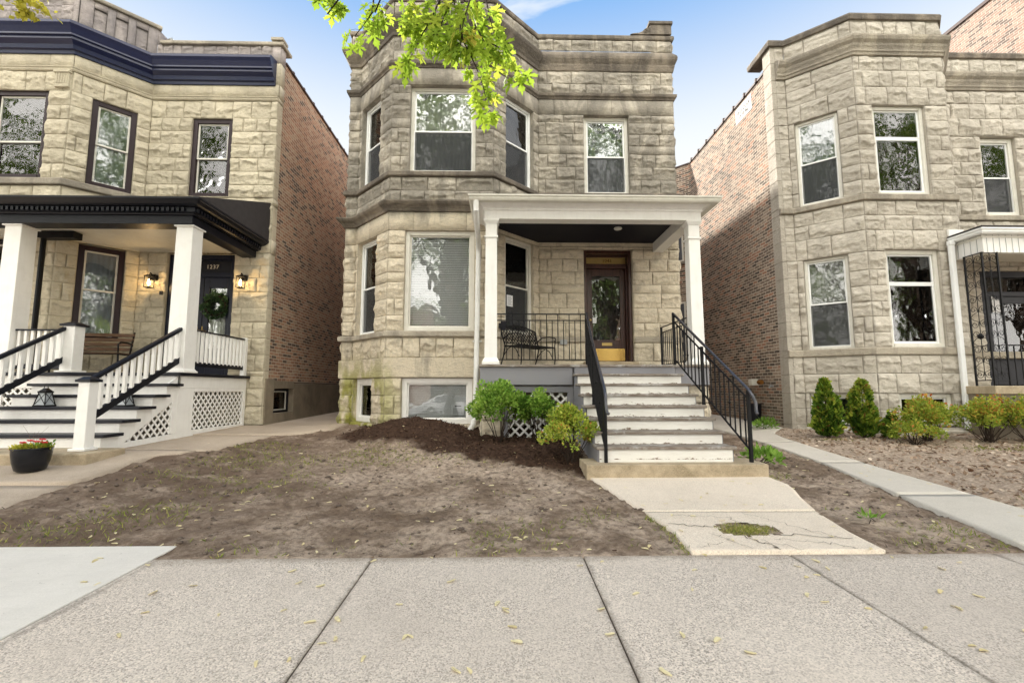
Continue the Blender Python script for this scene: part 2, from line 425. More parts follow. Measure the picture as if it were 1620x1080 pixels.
def glass(name, ior=1.75, tint=(0.955, 0.97, 0.97), wav=0.02):
    b = NB(name)
    tr = b.n('ShaderNodeBsdfTransparent'); tr.inputs[0].default_value = (*tint, 1)
    gl = b.n('ShaderNodeBsdfGlossy'); gl.inputs['Roughness'].default_value = 0.022; gl.inputs[0].default_value = (1, 1, 1, 1)
    fr = b.n('ShaderNodeFresnel'); fr.inputs['IOR'].default_value = ior
    nb = b.bump(b.noise(b.pos(), 2.6, 2, 0.5), wav*5, 0.05)
    b.L(nb, gl.inputs['Normal'])
    ms = b.n('ShaderNodeMixShader'); b.L(fr.outputs[0], ms.inputs[0]); b.L(tr.outputs[0], ms.inputs[1]); b.L(gl.outputs[0], ms.inputs[2])
    b.L(ms.outputs[0], b.out.inputs['Surface'])
    return b.m
def screen_mat(name):
    b = NB(name)
    tr = b.n('ShaderNodeBsdfTransparent'); b.fin((0.03, 0.032, 0.035), 0.7)
    ms = b.n('ShaderNodeMixShader'); ms.inputs[0].default_value = 0.62
    b.L(tr.outputs[0], ms.inputs[1]); b.L(b.p.outputs[0], ms.inputs[2]); b.L(ms.outputs[0], b.out.inputs['Surface'])
    return b.m
def emit(name, col, st):
    b = NB(name); b.p.inputs['Emission Color'].default_value = (*col, 1); b.p.inputs['Emission Strength'].default_value = st
    b.p.inputs['Base Color'].default_value = (*col, 1)
    return b.m
def soil_mat(name):
    b = NB(name); P = b.pos(); sp = b.n('ShaderNodeSeparateXYZ'); b.L(P, sp.inputs[0])
    n1 = b.noise(P, 1.0, 8, 0.74, 0.4)
    c = b.ramp(n1, [(0.33, (0.12, 0.084, 0.058)), (0.44, (0.24, 0.178, 0.13)), (0.54, (0.43, 0.34, 0.262)), (0.71, (0.56, 0.455, 0.362))])
    c = b.mix(b.ramp(b.noise(P, 14, 6, 0.75), [(0.38, 0.75), (0.56, 0)]), c, (0.11, 0.077, 0.056))
    c = b.mix(b.ramp(b.noise(P, 60, 4, 0.75), [(0.55, 0), (0.75, 0.5)]), c, (0.3, 0.25, 0.2))
    # darker, wetter earth over the left of the yard
    lx = b.n('ShaderNodeMapRange', interpolation_type='SMOOTHSTEP'); b.set(lx, **{'From Min': -0.9, 'From Max': -3.6}); b.L(sp.outputs['X'], lx.inputs['Value'])
    c = b.mix(b.math('MULTIPLY', lx.outputs[0], b.ramp(b.noise(P, 2.3, 7, 0.72), [(0.36, 0.15), (0.56, 0.85)])), c, (0.13, 0.089, 0.064))
    # right-hand plot: pale dry litter
    rx = b.n('ShaderNodeMapRange', interpolation_type='SMOOTHSTEP'); b.set(rx, **{'From Min': 4.9, 'From Max': 5.6}); b.L(sp.outputs['X'], rx.inputs['Value'])
    lit = b.ramp(b.noise(P, 22, 6, 0.75), [(0.35, (0.2, 0.15, 0.11)), (0.55, (0.44, 0.35, 0.27)), (0.75, (0.62, 0.52, 0.43))])
    c = b.mix(rx.outputs[0], c, lit)
    m = b.attr('mulch')
    mc = b.ramp(b.noise(P, 24, 6, 0.75), [(0.3, (0.025, 0.0155, 0.011)), (0.6, (0.07, 0.041, 0.028)), (0.8, (0.15, 0.088, 0.06))])
    c = b.mix(m, c, mc)
    h = b.math('ADD', b.noise(P, 30, 6, 0.75), b.math('MULTIPLY', b.noise(P, 90, 3, 0.7), 0.5))
    return b.fin(c, 0.97, b.bump(h, 0.9, 0.02), 0.1)
def asphalt_mat(name):
    b = NB(name); P = b.pos()
    c = b.ramp(b.noise(P, 2, 6, 0.7), [(0.3, 0.04), (0.7, 0.07)])
    return b.fin(c, 0.9, b.bump(b.noise(P, 120, 3), 0.4, 0.004))
def grass_mat(name):
    return leaf_mat(name, [(0, (0.10, 0.14, 0.02)), (0.5, (0.23, 0.28, 0.045)), (1, (0.46, 0.42, 0.13))], 0.25)
def make_materials():
    M = MATS
    M['stone_c'] = stone_mat('weathered_tan_stone', (0.58, 0.525, 0.435), (0.41, 0.37, 0.30), (0.12, 0.112, 0.098), 0.85, (0.25, 0.25, 0.03))
    M['stone_l'] = stone_mat('cream_stone', (0.70, 0.63, 0.48), (0.54, 0.485, 0.365), (0.22, 0.19, 0.15), 0.4)
    M['stone_lp'] = stone_mat('grey_mauve_stone', (0.50, 0.44, 0.41), (0.33, 0.30, 0.29), (0.12, 0.11, 0.12), 0.55)
    M['stone_r'] = stone_mat('pale_beige_stone', (0.625, 0.575, 0.49), (0.465, 0.425, 0.36), (0.22, 0.195, 0.16), 0.42)
    M['trim_stone_c'] = stone_mat('dark_weathered_stone', (0.30, 0.255, 0.205), (0.27, 0.23, 0.18), (0.05, 0.045, 0.042), 0.9)
    M['trim_stone_r'] = stone_mat('grey_beige_trim_stone', (0.48, 0.43, 0.345), (0.44, 0.39, 0.31), (0.11, 0.1, 0.09), 0.7)
    M['brick_l'] = brick_mat('red_brick', [(0.09, 0.06, 0.05), (0.27, 0.14, 0.09), (0.38, 0.195, 0.12), (0.44, 0.25, 0.155), (0.42, 0.295, 0.2), (0.31, 0.17, 0.11)], (0.53, 0.455, 0.36), soot=0.2)
    M['brick_r'] = brick_mat('mixed_brown_brick', [(0.075, 0.062, 0.054), (0.16, 0.12, 0.095), (0.29, 0.21, 0.16), (0.42, 0.22, 0.145), (0.42, 0.325, 0.25), (0.22, 0.168, 0.135)], (0.62, 0.55, 0.45), soot=0.2, hlow=1.8)
    M['brick_t'] = brick_mat('pale_brown_brick', [(0.13, 0.1, 0.09), (0.3, 0.2, 0.16), (0.4, 0.28, 0.22), (0.36, 0.22, 0.17)], (0.5, 0.43, 0.36))
    M['brick_o'] = brick_mat('dull_red_brick', [(0.12, 0.06, 0.05), (0.2, 0.09, 0.07), (0.24, 0.12, 0.09)], (0.3, 0.26, 0.22), ux=(1.0, 0.35))
    M['white'] = paint('white_paint', (0.80, 0.79, 0.76))
    M['offwhite'] = paint('cream_white_trim', (0.66, 0.64, 0.57), 0.5, 0.2)
    M['vinyl'] = paint('white_vinyl', (0.82, 0.83, 0.82), 0.35, 0.08)
    M['worn'] = worn_paint('worn_white_paint')
    M['tread'] = tread_mat('worn_wood_tread')
    M['grey'] = paint('grey_paint', (0.215, 0.215, 0.235), 0.5, 0.15)
    M['navy'] = paint('navy_paint', (0.011, 0.016, 0.058), 0.28, 0.08, (0.08, 0.08, 0.1))
    M['black_trim'] = paint('blue_black_paint', (0.005, 0.006, 0.011), 0.4, 0.10, (0.03, 0.03, 0.034), 0.25)
    M['navydoor'] = paint('navy_door_paint', (0.003, 0.005, 0.017), 0.35, 0.05, (0.02, 0.02, 0.03), 0.25)
    M['plum'] = paint('plum_brown_paint', (0.02, 0.009, 0.012), 0.4, 0.1, (0.05, 0.035, 0.035), 0.25)
    M['iron'] = plain('black_iron', (0.004, 0.004, 0.005), 0.5, 0.0, 0.22, 0.2)
    M['ceiling'] = paint('dark_beadboard', (0.010, 0.010, 0.017), 0.55, 0.05, (0.02, 0.02, 0.03), 0.2)
    M['wood'] = None
    b = NB('dark_stained_wood'); P = b.pos()
    c = b.ramp(b.noise(b.scale(P, (14, 14, 1.2)), 2.5, 6, 0.65), [(0.3, (0.02, 0.008, 0.006)), (0.7, (0.075, 0.028, 0.018))]); M['wood'] = b.fin(c, 0.28, None, 0.5)
    b = NB('bench_slat_wood'); P = b.pos()
    c = b.ramp(b.noise(b.scale(P, (1.5, 12, 12)), 3, 6, 0.65), [(0.3, (0.05, 0.025, 0.012)), (0.7, (0.16, 0.08, 0.035))]); M['slat'] = b.fin(c, 0.5, None, 0.4)
    M['brass'] = plain('brass', (0.75, 0.52, 0.16), 0.22, 1.0, 0.5, 0.25, 6)
    M['dullbrass'] = plain('tarnished_brass', (0.42, 0.30, 0.11), 0.4, 0.8, 0.5, 0.3, 9)
    M['glass'] = glass('window_glass')
    M['glass2'] = glass('reflective_window_glass', 1.85, (0.94, 0.965, 0.97), 0.03)
    M['screen'] = screen_mat('insect_screen')
    M['blind'] = paint('blind_slats', (0.78, 0.79, 0.79), 0.5, 0.1)
    M['sheer'] = plain('pale_curtain', (0.62, 0.62, 0.60), 0.9, 0, 0.1, 0.2, 4)
    M['curtain_or_backing'] = plain('grey_curtain', (0.30, 0.325, 0.35), 0.95, 0, 0.1, 0.3, 5)
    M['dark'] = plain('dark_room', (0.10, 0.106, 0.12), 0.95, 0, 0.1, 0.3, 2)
    M['shade'] = plain('grey_roller_shade', (0.34, 0.335, 0.33), 0.9, 0, 0.1, 0.2, 4)
    M['parge'] = concrete('parged_foundation', (0.27, 0.225, 0.165), 0, (0.08, 0.07, 0.05), 0.8, big=1.6)
    M['sidewalk'] = concrete('exposed_aggregate_concrete', (0.63, 0.555, 0.48), 0.9, (0.31, 0.26, 0.215), 0.8, slab=(-0.95, 1.556))
    M['newslab'] = concrete('new_pale_concrete', (0.73, 0.69, 0.63), 0, (0.50, 0.47, 0.42), 0.5)
    M['walk'] = concrete('buff_walk_concrete', (0.76, 0.655, 0.54), 0.4, (0.48, 0.40, 0.31), 0.4)
    M['pathl'] = concrete('brown_grey_path_concrete', (0.48, 0.395, 0.31), 0.25, (0.22, 0.17, 0.12), 0.6)
    M['pathr'] = concrete('grey_path_concrete', (0.58, 0.535, 0.465), 0.2, (0.4, 0.35, 0.28), 0.4)
    M['block'] = concrete('stained_step_concrete', (0.47, 0.385, 0.27), 0.3, (0.15, 0.12, 0.07), 1.0, big=3.2)
    M['joint'] = plain('joint_dirt', (0.10, 0.08, 0.062), 1.0, 0, 0.1, 0.4, 30)
    M['soil'] = soil_mat('bare_soil')
    M['asphalt'] = asphalt_mat('asphalt')
    M['clod'] = plain('soil_clod', (0.14, 0.11, 0.09), 1, 0, 0.1, 0.5, 40)
    M['chip'] = leaf_mat('wood_chip', [(0, (0.025, 0.014, 0.01)), (0.6, (0.08, 0.045, 0.03)), (1, (0.2, 0.13, 0.08))], 0.0, 0.95)
    M['litter'] = leaf_mat('dead_leaf', [(0, (0.14, 0.075, 0.045)), (0.5, (0.38, 0.28, 0.2)), (1, (0.66, 0.55, 0.44))], 0.1, 0.9)
    M['seed'] = leaf_mat('maple_seed_wing', [(0, (0.68, 0.57, 0.30)), (1, (0.80, 0.72, 0.46))], 0.2, 0.7)
    M['grass'] = grass_mat('short_grass')
    M['moss'] = leaf_mat('moss', [(0, (0.09, 0.10, 0.02)), (1, (0.24, 0.25, 0.05))], 0.1, 0.95)
    M['maple'] = leaf_mat('maple_leaf', [(0, (0.22, 0.34, 0.035)), (0.45, (0.32, 0.46, 0.045)), (0.8, (0.50, 0.58, 0.07)), (1.0, (0.68, 0.57, 0.10))], 0.55, 0.65)
    M['yleaf'] = leaf_mat('yellow_leaf', [(0, (0.42, 0.40, 0.05)), (1, (0.65, 0.58, 0.09))], 0.5, 0.45)
    M['crown'] = leaf_mat('street_tree_leaf', [(0, (0.10, 0.16, 0.035)), (0.6, (0.19, 0.28, 0.06)), (1, (0.32, 0.40, 0.1))], 0.4, 0.7)
    M['bark'] = plain('bark', (0.09, 0.07, 0.055), 0.95, 0, 0.1, 0.6, 12)
    M['twig'] = plain('twig', (0.035, 0.024, 0.018), 0.8, 0, 0.2)
    M['boxleaf'] = leaf_mat('boxwood_leaf', [(0, (0.05, 0.12, 0.015)), (0.45, (0.19, 0.36, 0.05)), (1, (0.46, 0.62, 0.13))], 0.3, 0.4)
    M['euonleaf'] = leaf_mat('yellow_green_leaf', [(0, (0.11, 0.18, 0.02)), (0.5, (0.34, 0.45, 0.06)), (0.85, (0.6, 0.62, 0.11)), (1, (0.62, 0.27, 0.08))], 0.3, 0.4)
    M['arbor'] = leaf_mat('arborvitae_spray', [(0, (0.025, 0.06, 0.008)), (0.5, (0.11, 0.2, 0.022)), (0.85, (0.36, 0.44, 0.05)), (1, (0.2, 0.09, 0.03))], 0.2, 0.6)
    M['spirea'] = leaf_mat('spirea_leaf', [(0, (0.11, 0.18, 0.02)), (0.5, (0.29, 0.38, 0.05)), (0.75, (0.5, 0.5, 0.08)), (0.9, (0.58, 0.25, 0.06)), (1, (0.5, 0.14, 0.05))], 0.3, 0.45)
    M['hosta'] = leaf_mat('bright_leaf', [(0, (0.12, 0.25, 0.03)), (1, (0.3, 0.48, 0.09))], 0.3, 0.4)
    M['wreath'] = leaf_mat('wreath_leaf', [(0, (0.02, 0.05, 0.02)), (1, (0.07, 0.12, 0.05))], 0.15, 0.4)
    M['redflower'] = plain('red_petal', (0.6, 0.02, 0.03), 0.6)
    M['yflower'] = leaf_mat('chartreuse_leaf', [(0, (0.3, 0.32, 0.03)), (1, (0.6, 0.55, 0.08))], 0.3)
    M['potblack'] = plain('glazed_black_pot', (0.005, 0.006, 0.009), 0.25, 0, 0.4)
    M['binblack'] = plain('black_plastic', (0.004, 0.004, 0.008), 0.45, 0, 0.25)
    M['galv'] = plain('galvanised_grey', (0.32, 0.33, 0.33), 0.5, 0.4, 0.5, 0.3)
    M['pipe'] = paint('grey_white_downspout', (0.72, 0.72, 0.69), 0.45, 0.25)
    M['tar'] = plain('roof_felt', (0.05, 0.045, 0.045), 0.9, 0, 0.2, 0.4, 8)
    M['clay'] = plain('dark_clay_coping', (0.07, 0.045, 0.038), 0.7, 0, 0.3, 0.4, 10)
    M['paper'] = plain('paper', (0.75, 0.76, 0.77), 0.7, 0, 0.2)
    M['ink'] = plain('ink', (0.05, 0.05, 0.06), 0.8)
    M['sign'] = paint('faded_white_paint', (0.72, 0.70, 0.66), 0.8, 0.25)
    M['bulb'] = emit('lamp_bulb', (1.0, 0.66, 0.28), 9.0)
    M['lens'] = plain('lamp_lens', (0.75, 0.74, 0.70), 0.3)
    M['frost'] = plain('frosted_pane', (0.4, 0.43, 0.45), 0.5)
    M['rust'] = plain('rust_stain', (0.2, 0.085, 0.02), 0.95, 0, 0.1, 0.5, 15)
    M['digit'] = plain('pale_digits', (0.55, 0.52, 0.45), 0.5)
    M['whitedigit'] = plain('white_digits', (0.8, 0.8, 0.8), 0.5)
    M['carwhite'] = plain('white_car_paint', (0.7, 0.71, 0.73), 0.12, 0, 0.6)
    M['rubber'] = plain('tyre_rubber', (0.015, 0.015, 0.015), 0.8)
make_materials()
# ------------------------------------------------------------------ ground shape
def sstep(x, a, b):
    t = np.clip((np.asarray(x, float)-a)/(b-a), 0, 1); return t*t*(3-2*t)
def g0(X, Y):
    X = np.asarray(X, float); Y = np.asarray(Y, float)
    l = np.interp(Y, [-40, 0, 3.8, 5, 6, 7, 10.3, 20, 60], [-.3, 0, .113, .27, .37, .47, .55, .7, .9])
    c = np.interp(Y, [-40, 0, 3.6, 6.05, 7, 8, 9.3, 10.3, 20, 60], [-.3, 0, .108, .2, .32, .43, .55, .6, .7, .9])
    r = np.interp(Y, [-40, 0, 3.6, 12, 20, 60], [-.3, 0, .108, .44, .6, .9])
    wl = 1-sstep(X, -4.7, -3.0); wr = sstep(X, 2.3, 3.9)
    z = l*wl+r*wr+c*(1-wl-wr)
    return z+0.09*sstep(X, 5.3, 6.3)*sstep(Y, 5.5, 9)
LP = ([3.85, 6.5, 7.1, 8.6, 8.95, 9.3, 10.2, 10.3, 30], [-4.68, -4.72, -4.22, -4.15, -3.6, -3.3, -3.3, -3.62, -3.62])
def lp_edge(Y): return np.interp(Y, *LP)
RPL = ([3.6, 5.4, 6.94, 8.6, 10, 30], [4.02, 4.4, 4.73, 4.92, 4.98, 5.0])
RPR = ([3.6, 4.6, 6.4, 8.0, 9.3, 9.9, 10.4, 30], [5.02, 5.12, 5.28, 5.46, 5.62, 5.75, 6.3, 6.35])
FWL = ([3.6, 4.1, 4.65, 5.2, 6.05], [1.43, 1.45, 1.375, 1.25, 1.13])
FWR = ([3.6, 4.03, 4.62, 5.08, 5.4, 5.65, 6.05], [2.92, 2.945, 3.06, 3.215, 3.35, 3.425, 3.42])
def paved(X, Y):
    l = 1-sstep(X, lp_edge(Y)-0.05, lp_edge(Y)-0.01)
    r = sstep(X, np.interp(Y, *RPL)+.01, np.interp(Y, *RPL)+.05)*(1-sstep(X, np.interp(Y, *RPR)-.05, np.interp(Y, *RPR)-.01))
    f = sstep(X, np.interp(Y, *FWL)+.01, np.interp(Y, *FWL)+.05)*(1-sstep(X, np.interp(Y, *FWR)-.05, np.interp(Y, *FWR)-.01))*(Y < 6.3)
    s = np.maximum(1-sstep(Y, 3.56, 3.60), (1-sstep(Y, 3.84, 3.88))*(1-sstep(X, -2.60, -2.56)))
    return np.maximum.reduce([l, r, f, s])
HOLE = (2.10, 4.10)
def mulch_w(X, Y):
    yb = 7.85-.53*(X+2.2)
    m = sstep(Y+0.5*(fbm(X*2.2, Y*2.2, 5)-.5)*2, yb-.12, yb+.22)*(1-sstep(X, 1.15, 1.3))*sstep(X, -3.05, -2.7)*(1-sstep(Y, 10.6, 11))
    return m
def mound(X, Y):
    d = ((X+1.55)/1.0)**2+((Y-8.55)/.62)**2
    return .33*np.exp(-d*1.1)+.10*np.exp(-(((X+.1)/1.3)**2+((Y-7.6)/.7)**2))
def soil_h(X, Y):
    n = fbm(X*1.3, Y*1.3, 11, 3)-.5
    n2 = fbm(X*6, Y*6, 21, 4, .6)-.5
    n3 = np.clip(fbm(X*3.1+7, Y*3.1, 31, 3)-.55, 0, 1)
    n4 = fbm(X*13, Y*13, 51, 3, .6)-.5
    return .05*n+.055*n2+.035*n4+.14*n3*fbm(X*17, Y*17, 41, 3)
def gz(X, Y):
    X = np.asarray(X, float); Y = np.asarray(Y, float)
    p = paved(X, Y)
    edge = sstep(Y, 3.58, 3.9)
    mw = mulch_w(X, Y)
    soil = g0(X, Y)+mw*(.10*(fbm(X*5, Y*5, 81, 3)-.45)+.05*(fbm(X*15, Y*15, 83, 3)-.5))+soil_h(X, Y)*(0.35+.65*edge)+mound(X, Y)*sstep(Y, 5, 7)
    hole = 1-sstep(((X-HOLE[0])/.36)**2+((Y-HOLE[1])/.25)**2, .7, 1.3)
    return soil*(1-p)+(g0(X, Y)-.05+(.062+soil_h(X, Y)*.4)*hole)*p
def make_ground():
    fx = np.arange(-5.0, 6.3, .034); fy = np.arange(3.5, 10.4, .034)
    mx = np.concatenate([np.arange(-16, -5.0, .35), fx, np.arange(6.3, 12, .09), np.arange(12, 20, .5)])
    xs = np.concatenate([[-400, -150, -60, -30], mx, [30, 60, 150, 400]])
    ys = np.concatenate([[-400, -150, -60, -30, -12, -6, -3, -1.7, -1.5, 0, 1.5, 2.5], fy, np.arange(10.4, 20, .4), [25, 40, 80, 160, 400]])
    X, Y = np.meshgrid(xs, ys); Z = gz(X, Y)
    Z = np.where(Y < -1.6, -.42, Z)
    m = mulch_w(X, Y)*(1-paved(X, Y))
    nx, ny = len(xs), len(ys)
    V = np.stack([X, Y, Z], -1).reshape(-1, 3)
    i = np.arange(nx*ny).reshape(ny, nx)
    F = np.stack([i[:-1, :-1], i[:-1, 1:], i[1:, 1:], i[1:, :-1]], -1).reshape(-1, 4)
    o = np_mesh('ground', V, F, MATS['soil'], attrs={'mulch': m.ravel()}, smooth=True)
    tag(o, 'bare brown soil yard with dark mulch and pale dry leaf litter', 'ground', kind='structure')
def strip_path(name, mat, fl, fr, ybreaks, lift, label, hole=None, ncol=14, gap=.008, step=.12):
    V, F = [], []
    for a, b in zip(ybreaks[:-1], ybreaks[1:]):
        a, b = a+gap, b-gap
        n = max(2, int((b-a)/step)+1); yy = np.linspace(a, b, n)
        base = len(V); tilt = random.uniform(-.004, .004)
        for y in yy:
            l, r = float(fl(y)), float(fr(y))
            for c in range(ncol+1):
                x = l+(r-l)*c/ncol
                V.append((x, y, float(g0(x, y))+lift+tilt*(x-l)))
        m = ncol+1
        def skip(r_, c_):
            if hole is None: return False
            q = np.mean([V[base+r_*m+c_], V[base+(r_+1)*m+c_+1]], axis=0)
            e = 1+.35*(vnoise(q[0]*9, q[1]*9, 3)-.5)*2
            return ((q[0]-hole[0])/.26)**2+((q[1]-hole[1])/.17)**2 < e
        for r_ in range(n-1):
            for c_ in range(ncol):
                if skip(r_, c_): continue
                k = base+r_*m+c_; F.append((k, k+1, k+m+1, k+m))
        # skirts
        ring = [base+c for c in range(m)]+[base+r_*m+ncol for r_ in range(1, n)]+[base+(n-1)*m+c for c in range(ncol-1, -1, -1)]+[base+r_*m for r_ in range(n-2, 0, -1)]
        lo = len(V)
        for k in ring: V.append((V[k][0], V[k][1], V[k][2]-.09))
        for j in range(len(ring)):
            j2 = (j+1) % len(ring); F.append((ring[j], lo+j, lo+j2, ring[j2]))
    o = np_mesh(name, V, F, MATS[mat])
    return tag(o, label, 'path', kind='structure')
def make_paths():
    rnd = random.Random(4)
    mb = MB()
    joints = [-2.56-1.57*k for k in range(9, 0, -1)]
    def slab(m, x0, x1, y0, y1):
        t = rnd.uniform(-.003, .003)
        z = lambda y: .03*y+t
        m.add([(x0,y0,z(y0)-.1),(x1,y0,z(y0)-.1),(x1,y1,z(y1)-.1),(x0,y1,z(y1)-.1),(x0,y0,z(y0)),(x1,y0,z(y0)),(x1,y1,z(y1)),(x0,y1,z(y1))],
              [(0,3,2,1),(4,5,6,7),(0,1,5,4),(1,2,6,5),(2,3,7,6),(3,0,4,7)])
    xs = [-2.55]+[-.95+1.556*k for k in range(14)]
    for a, b in zip(xs[:-1], xs[1:]): slab(mb, a+.0045, b-.0045, 1.72, 3.6)
    o = mb.build('sidewalk', MATS['sidewalk'], bevel=.006); tag(o, 'speckled exposed aggregate sidewalk of square slabs with open joints', 'sidewalk', kind='structure')
    bd = MB(); bd.add([(-18,1.74,.03*1.74-.012),(20,1.74,.03*1.74-.012),(20,3.58,.03*3.58-.012),(-18,3.58,.03*3.58-.012)], [(0,1,2,3)])
    o = bd.build('sidewalk_bed', MATS['joint'], recalc=False); tag(o, 'dirt filling the open joints of the sidewalk', 'joint', kind='structure')
    mb = MB()
    xs = [-18, -14, -10.3, -6.4, -2.55]
    for a, b in zip(xs[:-1], xs[1:]): slab(mb, a+.004, b-.004, 1.72, 3.86)
    o = mb.build('sidewalk', MATS['newslab'], bevel=.005); tag(o, 'smooth pale new concrete sidewalk at the left', 'sidewalk', kind='structure')
    strip_path('path', 'pathl', lambda y: -15.0 if y < 8.1 else (-5.2 if y > 10.2 else -15.0), lp_edge, [3.87, 5.3, 6.9, 8.6, 10.2, 12, 15, 20, 28], .022,
               'brown grey concrete path leading between the left and middle house', ncol=40)
    strip_path('path', 'pathr', lambda y: np.interp(y, *RPL), lambda y: np.interp(y, *RPR), [3.62, 5.15, 6.95, 8.9, 10.5, 13, 16, 20], .03,
               'pale grey concrete path running beside the right house')
    strip_path('path', 'walk', lambda y: np.interp(y, *FWL), lambda y: np.interp(y, *FWR), [3.615, 4.62, 6.1], .02,
               'cracked buff concrete walk flaring to the wooden stairs', hole=HOLE, ncol=44, step=.04)
    # cracks in the walk, filled with dirt
    mb = MB()
    def crack(pts, w=.007):
        for (xa, ya), (xb, yb) in zip(pts[:-1], pts[1:]):
            dx, dy = xb-xa, yb-ya; l = math.hypot(dx, dy) or 1; nx, ny = -dy/l*w/2, dx/l*w/2
            q = [(xa+nx,ya+ny),(xa-nx,ya-ny),(xb-nx,yb-ny),(xb+nx,yb+ny)]
            mb.add([(x, y, float(g0(x, y))+.024) for x, y in q], [(0,1,2,3)])
    def wander(a, b, n=10, amp=.03):
        out = []
        for i in range(n+1):
            t = i/n; out.append((a[0]+(b[0]-a[0])*t+rnd.uniform(-amp, amp)*(0 < i < n), a[1]+(b[1]-a[1])*t+rnd.uniform(-amp, amp)*(0 < i < n)))
        return out
    for a, b in (((1.84, 4.15), (1.48, 4.25)), ((2.17, 4.0), (2.85, 3.86)), ((2.0, 3.93), (2.12, 3.63)), ((2.08, 3.83), (2.3, 3.63)), ((2.2, 3.85), (2.55, 3.78)), ((2.55, 3.78), (2.72, 3.64)),
                 ((1.75, 3.98), (1.92, 3.66)), ((1.6, 4.5), (2.1, 4.42)), ((2.1, 4.42), (2.15, 4.15)), ((2.3, 4.56), (2.6, 4.1)), ((2.6, 4.1), (2.75, 3.9)), ((1.5, 3.7), (1.75, 3.78))):
        crack(wander(a, b), rnd.choice((.0035, .005, .008)))
    o = mb.build('crack', MATS['joint'], recalc=False); tag(o, 'dirt filled cracks across the buff concrete walk', 'crack', kind='structure')
    # street behind the viewer
    mb = MB().box(-150, 150, -11.5, -1.75, -.3, -.2); o = mb.build('street', MATS['asphalt']); tag(o, 'asphalt street', 'street', kind='structure')
    mb = MB().box(-150, 150, -1.75, -1.6, -.3, -.06).box(-150, 150, -11.65, -11.5, -.3, -.06); o = mb.build('kerb', MATS['pathr']); tag(o, 'concrete kerb', 'kerb', kind='structure')
    mb = MB().box(-150, 150, -26, -11.65, -.3, -.07); o = mb.build('far_pavement', MATS['pathr']); tag(o, 'pavement across the street', 'pavement', kind='structure')

